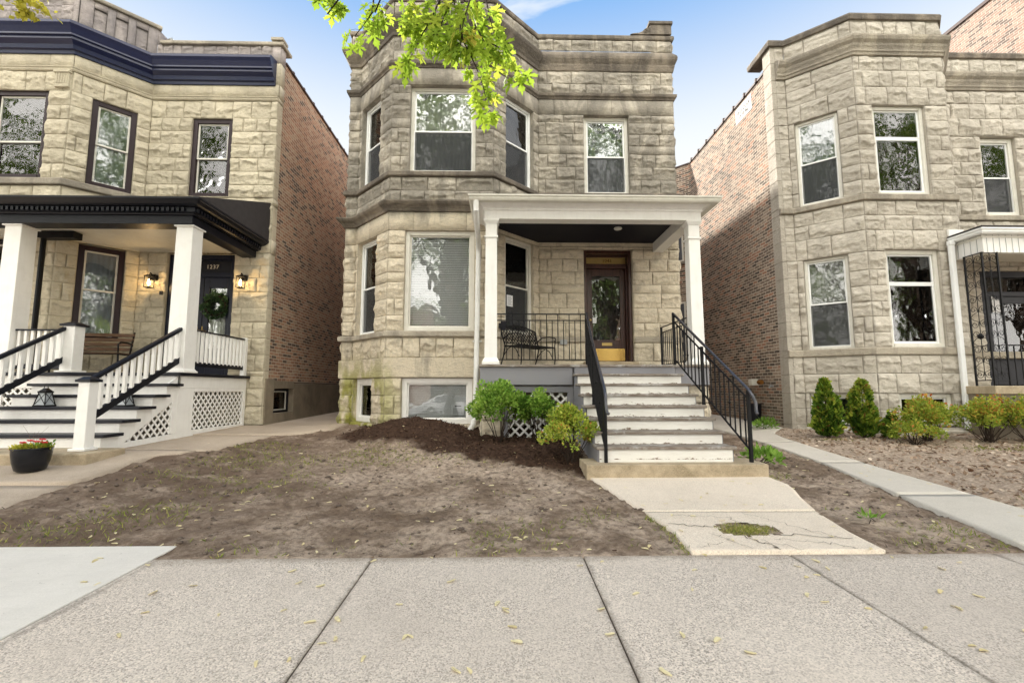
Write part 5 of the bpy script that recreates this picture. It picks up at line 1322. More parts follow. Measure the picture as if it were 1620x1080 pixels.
    MB().box(a,a+.16,10.64,10.78,1.43,4.146).box(b-.08,b,10.64,10.78,1.43,4.146).box(a+.16,b-.08,10.64,10.78,4.0,4.146).box(a+.16,b-.08,10.66,10.78,3.55,3.66).build('door_frame', D, H, bevel=.005)
    dd = MB().box(a+.16,a+.30,10.7,10.75,1.45,3.55).box(b-.20,b-.08,10.7,10.75,1.45,3.55).box(a+.30,b-.20,10.7,10.75,3.38,3.55).box(a+.30,b-.20,10.7,10.75,1.45,2.05).build('door', D, H, bevel=.005)
    MB().box(a+.29,b-.19,10.72,10.728,2.04,3.39).build('pane', MATS['glass'], dd)
    MB().box(a+.16,b-.08,10.72,10.73,3.66,4.0).build('transom', MATS['glass'], H)
    MB().box(a,b,11.3,11.32,1.4,4.2).build('hall_wall', MATS['dark'], H)
    text(H, '1243', (11.99,10.692,2.17), .165, 'whitedigit')
    return H
def tall_building():
    H = empty('brick_building', (17, 12, .4), 'tall pale brown brick building rising behind the right house', 'building')
    MB().box(14.12,22,11.2,30,.3,12.55).build('side_wall', MATS['brick_t'], H)
    MB().box(14.08,22.05,11.15,30.05,12.55,12.65).build('coping', MATS['clay'], H)
    return H
# ------------------------------------------------------------------ foliage helpers
def leaf_shape(kind):
    if kind == 'oval':
        v = [(0,0,0),(.30,.35,.03),(.34,.6,.02),(0,1,-.06),(-.34,.6,.02),(-.30,.35,.03),(0,.5,-.03)]
        f = [(0,1,2,6),(6,2,3,3),(0,6,4,5),(6,3,4,4)]
        f = [(0,1,6),(1,2,6),(2,3,6),(3,4,6),(4,5,6),(5,0,6)]
    elif kind == 'spray':
        v = [(0,0,0),(.16,.3,0),(.34,.5,.02),(.17,.55,0),(.22,.85,.02),(0,1,0),(-.22,.85,.02),(-.17,.55,0),(-.34,.5,.02),(-.16,.3,0),(0,.5,.03)]
        f = [(i,(i+1)%10,10) for i in range(10)]
    elif kind == 'blade':
        v = [(-.05,0,0),(.05,0,0),(.035,.6,.06),(0,1,.22)]; f = [(0,1,2),(0,2,3)]
    elif kind == 'curl':
        v = [(-.35,0,.08),(0,0,0),(.35,.05,.1),(-.45,.55,.16),(0,.5,.02),(.42,.5,.14),(-.2,1,.1),(0,1.1,.03),(.22,.95,.12)]
        f = [(0,1,4),(0,4,3),(1,2,5),(1,5,4),(3,4,7),(3,7,6),(4,5,8),(4,8,7)]
    elif kind == 'chip':
        v = [(-.12,0,0),(.12,.05,.02),(.15,.9,.0),(-.1,1,.04)]; f = [(0,1,2),(0,2,3)]
    elif kind == 'maple':
        half = [(0,-.02),(.10,.02),(.30,-.10),(.26,.04),(.44,.05),(.36,.14),(.30,.18),(.16,.19),(.24,.30),(.46,.34),(.44,.42),(.62,.52),(.50,.54),(.50,.64),(.36,.55),(.27,.52),(.13,.40),(.12,.55),(.24,.68),(.17,.72),(.18,.84),(.09,.82),(0,1.08)]
        pts = half+[(-x,y) for x, y in half[-2:0:-1]]
        v = [(x, y, .10*abs(x)-.10*y*y) for x, y in pts]; c = len(v); v.append((0,.33,-.03))
        f = [(i,(i+1)%c,c) for i in range(c)]
    return np.array(v, float), np.array(f, int)
def scatter(name, mat, kind, P, D, N, S, tone, parent=None, width=1.0):
    """one mesh of many leaves: P base points, D growth directions, N facing, S sizes"""
    v, f = leaf_shape(kind); n = len(P)
    D = D/np.linalg.norm(D, axis=1, keepdims=True)
    X = np.cross(D, N); X /= np.maximum(np.linalg.norm(X, axis=1, keepdims=True), 1e-6)
    Z = np.cross(X, D)
    V = P[:,None,:]+S[:,None,None]*(X[:,None,:]*v[None,:,0:1]*width+D[:,None,:]*v[None,:,1:2]+Z[:,None,:]*v[None,:,2:3])
    F = f[None]+(np.arange(n)*len(v))[:,None,None]
    return np_mesh(name, V.reshape(-1,3), F.reshape(-1,3), MATS[mat], parent, {'tone': np.repeat(tone, len(v))})
def rand_dirs(rng, n):
    d = rng.normal(size=(n,3)); return d/np.linalg.norm(d, axis=1, keepdims=True)
def shrub(label, cat, loc, radii, nleaf, size, mat, seed, nclump=26, kind='oval', group=None, up=.5, tonebias=0, tiptone=0, name='shrub', sticks=12, hollow=.55, width=1.0):
    """round shrub: clumps of leaves over the shell of an uneven ellipsoid, bare stems below"""
    rng = np.random.default_rng(seed)
    H = empty(name, loc, label, cat, group)
    rx, ry, h = radii
    cd = rand_dirs(rng, nclump); cd[:,2] = np.abs(cd[:,2])*1.0-.25
    cr = rng.uniform(hollow, 1.0, nclump)
    C = cd*cr[:,None]*np.array([rx, ry, h*.5])+np.array([0,0,h*.52])
    C[:,2] = np.maximum(C[:,2], h*.12)
    cs = rng.uniform(.16, .34, nclump)*min(rx, ry, h)*1.25
    ci = rng.integers(0, nclump, nleaf)
    d = rand_dirs(rng, nleaf); r = rng.uniform(.25, 1.0, nleaf)**.6
    off = d*r[:,None]*cs[ci][:,None]
    P = C[ci]+off; P[:,2] = np.maximum(P[:,2], .03)
    D = d*.8+cd[ci]*.5+rng.normal(size=(nleaf,3))*.35+np.array([0,0,up])
    N = rng.normal(size=(nleaf,3))+np.array([0,-.3,1.0])
    tone = np.clip(rng.normal(.45+tonebias, .2, nleaf)+rng.normal(0, .13, nclump)[ci]+tiptone*(P[:,2]/h-.5), 0, 1)
    S = size*rng.uniform(.6, 1.25, nleaf)
    o = np.array(loc)
    scatter('foliage', mat, kind, P+o, D, N, S, tone, H, width)
    mb = MB()
    for i in rng.permutation(nclump)[:sticks]:
        b = np.array([rng.uniform(-.06,.06), rng.uniform(-.06,.06), -.05]); t = C[i]
        m = (b+t)/2+rng.normal(size=3)*.03+np.array([0,0,-.03])
        mb.tube([tuple(b+o), tuple(m+o), tuple(t+o)], [.009,.006,.003], 5)
    mb.build('stem', MATS['twig'], H)
    return H
def conifer(label, loc, leaders, seed, group):
    """evergreen of several leaders (dx, dy, radius, height, sprays)"""
    rng = np.random.default_rng(seed); o = np.array(loc)
    H = empty('evergreen_shrub', loc, label, 'shrub', group)
    A = {k: [] for k in 'PDNST'}; stems = MB()
    for li, (dx, dy, r, h, n) in enumerate(leaders):
        t = rng.uniform(0, 1, n)**.85; z = .05*h+t*h*.95
        prof = np.interp(t, [0,.08,.3,.6,.82,.94,1.0], [.45,.85,1.0,.78,.46,.2,.03])*r
        a = rng.uniform(0, 2*np.pi, n)
        lump = .05+1.9*fbm(np.cos(a)*1.3+seed+li*9, np.sin(a)*1.3+t*5.5, seed, 3)
        rr = prof*lump*rng.uniform(.35, 1.0, n)**.5
        lean = np.stack([dx*(.35+.65*t), dy*(.35+.65*t), 0*t], -1)
        A['P'].append(np.stack([rr*np.cos(a), rr*np.sin(a), z], -1)+lean+o)
        A['D'].append(np.stack([np.cos(a)*.8, np.sin(a)*.8, np.full(n, .9)], -1)+rng.normal(size=(n,3))*.4)
        A['N'].append(np.stack([-np.sin(a), np.cos(a), np.zeros(n)], -1)+rng.normal(size=(n,3))*.6)
        tone = np.clip(rng.normal(.36, .2, n)+.32*(t-.4)+.75*(lump-1), 0, .93); tone[rng.uniform(size=n) < .02] = 1
        A['T'].append(tone); A['S'].append(.082*rng.uniform(.45, 1.25, n))
        stems.tube([(loc[0],loc[1],loc[2]-.05),(loc[0]+dx*.5,loc[1]+dy*.5,loc[2]+h*.4),(loc[0]+dx,loc[1]+dy,loc[2]+h*.9)], [.02,.012,.004], 7)
    c = {k: np.concatenate(v) for k, v in A.items()}
    scatter('foliage', 'arbor', 'spray', c['P'], c['D'], c['N'], c['S'], c['T'], H)
    stems.build('stem', MATS['bark'], H)
    return H
def street_tree(loc, label, seed, h0=5.2, R=3.6, H=11.5, n=11000, limit=True, group='street trees behind the viewer', name='street_tree', trunk_r=.24):
    rng = np.random.default_rng(seed); o = np.array(loc)
    T = empty(name, loc, label, 'tree', group)
    cl = 90; cd = rand_dirs(rng, cl); C = cd*rng.uniform(.35, 1, cl)[:,None]*np.array([R, R, H*.5])+np.array([0,0,h0+H*.5])
    mb = MB(); top = h0+H*.55
    tr = [(loc[0],loc[1],loc[2]-.1),(loc[0],loc[1],loc[2]+.25),(loc[0]+.05,loc[1]+.05,loc[2]+h0*.6),(loc[0]+.1,loc[1],loc[2]+h0+H*.35)]
    mb.tube(tr, [trunk_r*1.35,trunk_r,trunk_r*.85,trunk_r*.45], 12); mb.build('trunk', MATS['bark'], T, smooth=True)
    b = MB()
    for i in range(0, cl, 3):
        s = np.array([loc[0]+.05,loc[1]+.03,loc[2]+h0*rng.uniform(.62,1.15)]); e = C[i]+o; m = (s+e)/2+rng.normal(size=3)*.25+np.array([0,0,-.2])
        b.tube([tuple(s), tuple(m), tuple(e)], [.09,.05,.015], 7)
    b.build('limb', MATS['bark'], T, smooth=True)
    ci = rng.integers(0, cl, n); P = C[ci]+rand_dirs(rng, n)*(rng.uniform(0, 1, n)**.5)[:,None]*rng.uniform(.55, 1.15, cl)[ci][:,None]*R*.25+o
    if limit:
        k = P[:,2] > 1.75+1.02*np.maximum(P[:,1], 0)+.12*np.abs(P[:,0]); P = P[k]; ci = ci[k]
    m = len(P)
    scatter('crown', 'crown', 'oval', P, rng.normal(size=(m,3))+np.array([0,0,-.8]), rng.normal(size=(m,3))+np.array([0,0,.8]), .17*rng.uniform(.7, 1.3, m), np.clip(rng.normal(.5, .25, m), 0, 1), T)
    return T
TWIGS = [
    [(-0.274, 3.0, 4.055), (-0.239, 3.02, 3.996), (-0.189, 3.04, 3.884), (-0.133, 3.06, 3.79), (-0.076, 3.08, 3.674), (-0.005, 3.1, 3.635), (0.104, 3.12, 3.608)],
    [(-0.288, 2.9, 3.779), (-0.268, 2.92, 3.676), (-0.23, 2.94, 3.619), (-0.181, 2.96, 3.519), (-0.136, 2.98, 3.405), (-0.101, 3.0, 3.242)],
    [(-0.457, 3.1, 4.142), (-0.538, 3.12, 3.965), (-0.582, 3.14, 3.914), (-0.635, 3.16, 3.804), (-0.691, 3.18, 3.728)],
    [(-0.964, 3.2, 4.223), (-0.976, 3.22, 4.136), (-1.033, 3.24, 4.07), (-1.111, 3.26, 3.98)],
    [(-0.336, 3.0, 4.078), (-0.412, 3.02, 3.95), (-0.461, 3.04, 3.821)],
    [(-0.218, 2.9, 3.989), (-0.269, 2.92, 3.819), (-0.29, 2.94, 3.65)],
    [(-0.484, 3.1, 4.166), (-0.415, 3.12, 3.962), (-0.384, 3.14, 3.83)],
    [(-0.126, 3.05, 4.128), (-0.099, 3.07, 3.999), (-0.071, 3.09, 3.903)],
    [(-0.641, 3.2, 4.27), (-0.681, 3.22, 4.185)],
    [(-0.185, 2.95, 3.809), (-0.242, 2.97, 3.744), (-0.322, 2.99, 3.703)],
    [(-0.133, 3.05, 3.782), (-0.057, 3.07, 3.771), (-0.017, 3.09, 3.758)],
    [(-0.972, 3.2, 4.172), (-0.926, 3.22, 4.201), (-0.902, 3.24, 4.147)],
    [(-1.335, 3.2, 4.277), (-1.265, 3.22, 4.225)],
    [(-0.535, 3.1, 3.948), (-0.584, 3.12, 3.979), (-0.647, 3.14, 3.965)],
]
def maple_branch(T):
    rng = np.random.default_rng(12); rd = random.Random(12)
    base = [(-2.1,-.55,4.4),(-1.7,.6,5.0),(-1.1,1.9,5.15),(-.5,2.8,4.75)]
    L = MB(); L.tube(base, [.09,.06,.035,.014], 9)
    for s in ((-.34,3.0,4.02),(-.18,3.0,4.0),(-.45,3.1,4.02),(-.95,3.2,4.12),(-.22,2.95,4.05),(-1.3,3.2,4.1)):
        L.tube([base[-1] if s[0] > -.8 else base[-2], tuple((np.array(base[-1])+np.array(s))/2+np.array([0,.05,.08])), s], [.012,.009,.006], 6)
    P, D, N, S, Tn = [], [], [], [], []
    for ti, tw in enumerate(TWIGS):
        tw = [np.array(p) for p in tw]
        L.tube([tuple(p) for p in tw], list(np.linspace(.0062, .0028, len(tw))), 6)
        seglen = [np.linalg.norm(b-a) for a, b in zip(tw[:-1], tw[1:])]; tot = sum(seglen); s = .02
        while s < tot+.02:
            q = min(s, tot-1e-4); i = 0
            while q > seglen[i]: q -= seglen[i]; i += 1
            p = tw[i]+(tw[i+1]-tw[i])*(q/seglen[i]); tdir = (tw[i+1]-tw[i])/seglen[i]
            for side in ((-1, 1) if s < tot-.03 else (-1, 0, 1, .5, -.5)):
                if rd.random() < .06: continue
                out = np.array([side*rd.uniform(.5, 1), rd.uniform(-.7, .5), rd.uniform(-.5, .25)])+.35*tdir
                out /= np.linalg.norm(out); pl = rd.uniform(.03, .075); e = p+out*pl
                mid = (p+e)/2+np.array([0,0,.006])
                L.tube([tuple(p), tuple(mid), tuple(e)], [.0013,.0012,.0010], 4)
                P.append(e); D.append(np.array([out[0]*.55+rd.gauss(0,.22), out[1]*.4+rd.gauss(0,.25), -1.0+rd.gauss(0,.3)]))
                N.append(np.array([out[0]*.5+rd.gauss(0,.45), -.75+rd.gauss(0,.5), .35+rd.gauss(0,.35)])); S.append(rd.uniform(.078, .13)); Tn.append(min(1, max(0, rd.gauss(.45, .22))))
            s += rd.uniform(.030, .052)
    L.build('limb', MATS['twig'], T, smooth=True)
    scatter('leaves', 'maple', 'maple', np.array(P), np.array(D), np.array(N), np.array(S), np.array(Tn), T)
def small_yellow_branch(T):
    rng = np.random.default_rng(5)
    tw = [[(-5.7,4.9,6.3),(-5.50,5.0,5.85),(-5.48,5.0,5.66),(-5.52,5.0,5.60)],[(-5.48,5.0,5.66),(-5.40,5.0,5.58)],[(-5.50,5.0,5.85),(-5.32,5.0,5.70),(-5.22,5.0,5.64)]]
    L = MB(); L.tube([(-8.4,-.6,5.2),(-7.2,2.4,6.2),(-5.7,4.9,6.3)], [.06,.035,.01], 8)
    P = []
    for t in tw:
        L.tube(t, .004, 5); t = np.array(t)
        for a, b in zip(t[:-1], t[1:]):
            if b[2] > 5.9: continue
            k = 40; u = rng.uniform(0, 1, k)[:,None]; P.append(a+(b-a)*u+rng.normal(size=(k,3))*np.array([.045,.04,.03]))
    L.build('limb', MATS['twig'], T); P = np.concatenate(P); n = len(P)
    P = P[P[:,2] < 6.0]; n = len(P)
    scatter('leaves', 'yleaf', 'oval', P, rng.normal(size=(n,3))+np.array([0,0,-.3]), rng.normal(size=(n,3))+np.array([0,-.5,.4]), .065*rng.uniform(.6, 1.2, n), rng.uniform(0, 1, n), T)

# ------------------------------------------------------------------ movable things
def metal_bench(loc, rz):
    H = empty('garden_bench', loc, 'black cast metal loveseat bench with lattice back on the middle porch', 'bench', rz=0)
    I = MATS['iron']; c, s = math.cos(rz), math.sin(rz)
    B = lambda: MB((loc[0],loc[1]), (c,s), (-s,c))       # a along the bench, b towards its back
    Z = loc[2]; w = .52
    q = B()
    q.tube([(-w,.22,Z+.44),(-w-.01,.28,Z+.60),(-w-.02,.33,Z+.80)], .014, 7); q.tube([(w,.22,Z+.44),(w+.01,.28,Z+.60),(w+.02,.33,Z+.80)], .014, 7)
    top = [(-w-.02+(2*w+.04)*t, .33, Z+.80+.09*math.sin(math.pi*t)) for t in np.linspace(0,1,13)]
    q.tube(top, .016, 7); q.tube([(-w,.235,Z+.50),(w,.235,Z+.50)], .011, 6)
    bk = q.build('backrest', I, H, smooth=True)
    l = B()
    for sg in (1, -1):
        for k in range(-7, 20):
            pts = []
            for t in np.linspace(0, 1, 9):
                a = sg*(-w+.085*k-.4*0+ .34*(t-.5)*1.0 + 0); z = .50+t*.38
                lim = .80+.09*math.sin(math.pi*min(1, max(0, (a+w)/(2*w))))
                if -w <= a <= w and z <= lim: pts.append((a, .235+.1*(z-.5)/.35, Z+z))
            if len(pts) > 1: l.bar(pts[0], pts[-1], .016, .007)
    l.build('back_lattice', I, bk)
    st = B(); st.tube([(-w,.24,Z+.43),(w,.24,Z+.43),(w,-.22,Z+.43),(-w,-.22,Z+.43)], .014, 7, closed=True)
    for k in range(26): a = -w+.04*k+.02; st.box(a-.009,a+.009,-.22,.24,Z+.425,Z+.434)
    for k in range(11): b = -.2+.04*k; st.box(-w,w,b-.007,b+.007,Z+.418,Z+.425)
    st.build('seat', I, H)
    for sx in (-1, 1):
        a = sx*w
        B().tube([(a,-.22,Z+.43),(a,-.235,Z+.22),(a,-.21,Z+.02),(a,-.215,Z+.0)], [.015,.013,.012,.015], 7).build('leg', I, H, smooth=True)
        B().tube([(a,.22,Z+.43),(a,.27,Z+.22),(a,.36,Z+.0)], [.015,.013,.014], 7).build('leg', I, H, smooth=True)
        B().tube([(a,-.17,Z+.20),(a,-.08,Z+.35),(a,.02,Z+.41)], .009, 6).tube([(a,.25,Z+.25),(a,.14,Z+.37),(a,.04,Z+.41)], .009, 6).build('brace', I, H)
        B().tube([(a,.27,Z+.58),(a,.12,Z+.665),(a,-.08,Z+.67),(a,-.22,Z+.64),(a,-.26,Z+.60),(a,-.23,Z+.56),(a,-.20,Z+.59)], .013, 7).tube([(a,-.22,Z+.43),(a,-.235,Z+.56)], .011, 6).build('armrest', I, H, smooth=True)
    return H
def slat_bench(loc, rz):
    H = empty('porch_bench', loc, 'brown wooden slat bench under the window of the left porch', 'bench')
    c, s = math.cos(rz), math.sin(rz); B = lambda: MB((loc[0],loc[1]), (c,s), (-s,c)); Z = loc[2]; w = .58
    for k in range(4): B().box(-w,w,.235+.02*k,.255+.02*k,Z+.50+.10*k,Z+.57+.10*k).build('back_slat', MATS['slat'], H, bevel=.005)
    for k in range(6): B().box(-w,w,-.22+.075*k,-.16+.075*k,Z+.42,Z+.442).build('seat_slat', MATS['slat'], H, bevel=.004)
    for a in (-w+.02, w-.02):
        q = B(); q.tube([(a,-.2,Z),(a,-.18,Z+.2),(a,-.2,Z+.41),(a,.2,Z+.41),(a,.26,Z+.62),(a,.33,Z+.90)], .018, 7); q.tube([(a,.16,Z+.41),(a,.2,Z+.2),(a,.26,Z)], .018, 7)
        q.tube([(a,.28,Z+.64),(a,.1,Z+.66),(a,-.14,Z+.65),(a,-.22,Z+.60),(a,-.2,Z+.42)], .015, 7); q.build('bench_end', MATS['iron'], H, smooth=True)
    return H
def lantern(loc, label):
    H = empty('lantern', loc, label, 'lantern', 'black lanterns on the steps of the left house')
    I = MATS['iron']; x, y, z = loc
    q = MB(); q.frustum(x,y,z,z+.025,.25,.25)
    for a, b in ((-1,-1),(1,-1),(1,1),(-1,1)):
        q.bar((x+a*.112,y+b*.112,z+.02),(x+a*.068,y+b*.068,z+.27),.018,.018)
    for i, ((a,b),(c,d)) in enumerate((((-1,-1),(1,-1)),((1,-1),(1,1)),((1,1),(-1,1)),((-1,1),(-1,-1)))):
        q.bar((x+a*.11,y+b*.11,z+.03),(x+c*.07,y+d*.07,z+.26),.008,.008); q.bar((x+c*.11,y+d*.11,z+.03),(x+a*.07,y+b*.07,z+.26),.008,.008)
    q.build('frame', I, H)
    g = MB(); g.frustum(x,y,z+.028,z+.265,.20,.12); g.build('pane', MATS['frost'], H)
    r = MB().frustum(x,y,z+.265,z+.30,.17,.17).frustum(x,y,z+.30,z+.36,.15,.05)
    for k in range(3): r.box(x-.05+.045*k,x-.04+.045*k+.01,y-.088,y-.084,z+.275,z+.29)
    r.build('roof', I, H); MB().tube([(x-.04,y,z+.355),(x-.035,y,z+.40),(x,y,z+.42),(x+.035,y,z+.40),(x+.04,y,z+.355)], .006, 6).build('handle', I, H); H.scale = (.76, .76, .78)
    return H
def flower_pot(loc):
    x, y, z = loc; rng = np.random.default_rng(8)
    H = empty('flower_pot', loc, 'glossy black planter with red flowers and chartreuse foliage by the left steps', 'planter')
    MB().lathe([(.145,z),(.165,z+.015),(.19,z+.03),(.225,z+.14),(.245,z+.26),(.25,z+.33),(.258,z+.335),(.258,z+.355),(.235,z+.355),(.225,z+.31),(0,z+.31)], (x,y), 32).build('pot', MATS['potblack'], H, smooth=True, autosmooth=50)
    n = 420; a = rng.uniform(0, 6.28, n); r = .24*np.sqrt(rng.uniform(0, 1, n))
    side = np.clip(-np.cos(a)*r*4, 0, 1)
    P = np.stack([x+r*np.cos(a)-.03*side, y+r*np.sin(a), z+.33+rng.uniform(0, .07, n)-.06*side*rng.uniform(0, 1, n)], -1)
    D = np.stack([np.cos(a)*.6, np.sin(a)*.6, rng.uniform(-.2, 1, n)], -1); N = rng.normal(size=(n,3))+np.array([0,-.4,1])
    scatter('foliage', 'yflower', 'oval', P, D, N, .045*rng.uniform(.6, 1.2, n), np.clip(.75-.9*(np.cos(a)*r/.24+.3)+rng.normal(0, .2, n), 0, 1), H)
    n = 60; P = np.stack([x+rng.uniform(-.05, .22, n), y+rng.uniform(-.15, .15, n), z+.35+rng.uniform(0, .06, n)], -1)
    scatter('foliage', 'boxleaf', 'oval', P, rng.normal(size=(n,3))*.6+np.array([0,0,1]), rng.normal(size=(n,3)), .05*rng.uniform(.6, 1.3, n), rng.uniform(.1, .6, n), H)
    for fx, fy, fz in ((-.02,-.14,.44),(.015,-.06,.46),(.16,-.10,.45),(.13,.02,.47),(.20,-.02,.43)):
        f = MB()
        for k in range(9):
            an = k*2.4; rr_ = .008+.003*k; cx, cy, cz = x+fx+rr_*math.cos(an), y+fy+rr_*math.sin(an), z+fz+.004*math.sin(k*3)
            f.lathe([(.0,cz-.012),(.014,cz-.006),(.016,cz+.004),(.0,cz+.012)], (cx,cy), 6)
        f.tube([(x+fx,y+fy,z+.33),(x+fx,y+fy,z+fz)], .003, 4); f.build('flower', MATS['redflower'], H)
    sp = MB()
    for dx, dz in ((-.12,.68),(.10,.60),(.22,.66),(.04,.58)):
        sp.tube([(x,y,z+.34),(x+dx*.45,y-.02,z+.34+(dz-.34)*.6),(x+dx*1.2,y-.04,z+dz)], [.0025,.002,.0012], 4)
    sp.build('stem', MATS['litter'], H); H.scale = (.74, .74, .80)
    return H
def bin_thing():
    x, y = 6.20, 11.42; z = float(g0(x, y))+.02
    H = empty('bin', (x,y,z), 'small black plastic bin against the brown brick side wall', 'bin')
    MB().lathe([(.13,z),(.15,z+.01),(.165,z+.44),(.175,z+.445),(.175,z+.47),(.155,z+.47),(.14,z+.05),(0,z+.04)], (x,y), 20).build('body', MATS['binblack'], H, smooth=True, autosmooth=40)
    MB().tube([(x-.175,y,z+.42),(x-.2,y-.06,z+.36),(x-.175,y-.02,z+.33)], .006, 5).build('handle', MATS['binblack'], H)
def wreath():
    x, y, z = -6.43, 10.40, 3.20; rng = np.random.default_rng(2)
    H = empty('wreath', (x,y,z), 'round green leaf wreath hanging on the navy double door', 'wreath')
    n = 520; a = rng.uniform(0, 6.28, n); b = rng.uniform(0, 6.28, n); R, r = .215, .065*rng.uniform(.4, 1, n)
    P = np.stack([x+(R+r*np.cos(b))*np.cos(a), y-.0+r*np.sin(b)*.7, z+(R+r*np.cos(b))*np.sin(a)], -1)
    D = np.stack([np.cos(a)*np.cos(b)+rng.normal(size=n)*.4-np.sin(a)*.7, np.sin(b)-.3+rng.normal(size=n)*.3, np.sin(a)*np.cos(b)+rng.normal(size=n)*.4+np.cos(a)*.7], -1)
    scatter('foliage', 'wreath', 'oval', P, D, rng.normal(size=(n,3))+np.array([0,-1,.3]), .075*rng.uniform(.6, 1.2, n), rng.uniform(0, 1, n), H)
    MB().tube([(x+.215*math.cos(t),y+.01,z+.215*math.sin(t)) for t in np.linspace(0, 6.28, 25)[:-1]], .025, 7, closed=True).build('ring', MATS['twig'], H)
def notices():
    O, u, n = seg((-.2,9.28),(.82,10.3))
    q = MB(O, u, n); q.box(.50,.68,-.088,-.084,3.10,3.34); o = q.build('notice', MATS['paper'], None); tag(o, 'white paper notice taped in the lower pane behind the porch column', 'notice')
    l = MB(O, u, n)
    for k in range(9): l.box(.52,.66-.02*(k%3),-.0835,-.083,3.125+.022*k,3.131+.022*k)
    l.build('print_line', MATS['ink'], o)
    q = MB().box(-1.02,-.76,9.417,9.420,.83,1.05); o = q.build('notice', MATS['paper'], None); tag(o, 'white printed sign inside the wide cellar window', 'notice')
    l = MB().box(-.95,-.82,9.4155,9.4165,1.0,1.02)
    for k in range(6): l.box(-.99,-.79-.02*(k%2),9.4155,9.4165,.86+.02*k,.866+.02*k)
    l.build('print_line', MATS['ink'], o)
    q = MB().box(2.03,2.17,10.572,10.575,2.86,2.99); o = q.build('notice', MATS['paper'], None); tag(o, 'small white paper on the glass of the brown front door', 'notice')
    q = MB().box(11.68,11.86,10.690,10.695,3.16,3.48).box(11.68,11.77,10.690,10.695,3.48,3.57); o = q.build('notice', MATS['paper'], None); tag(o, 'white notice stuck on the black door of the right house', 'notice')

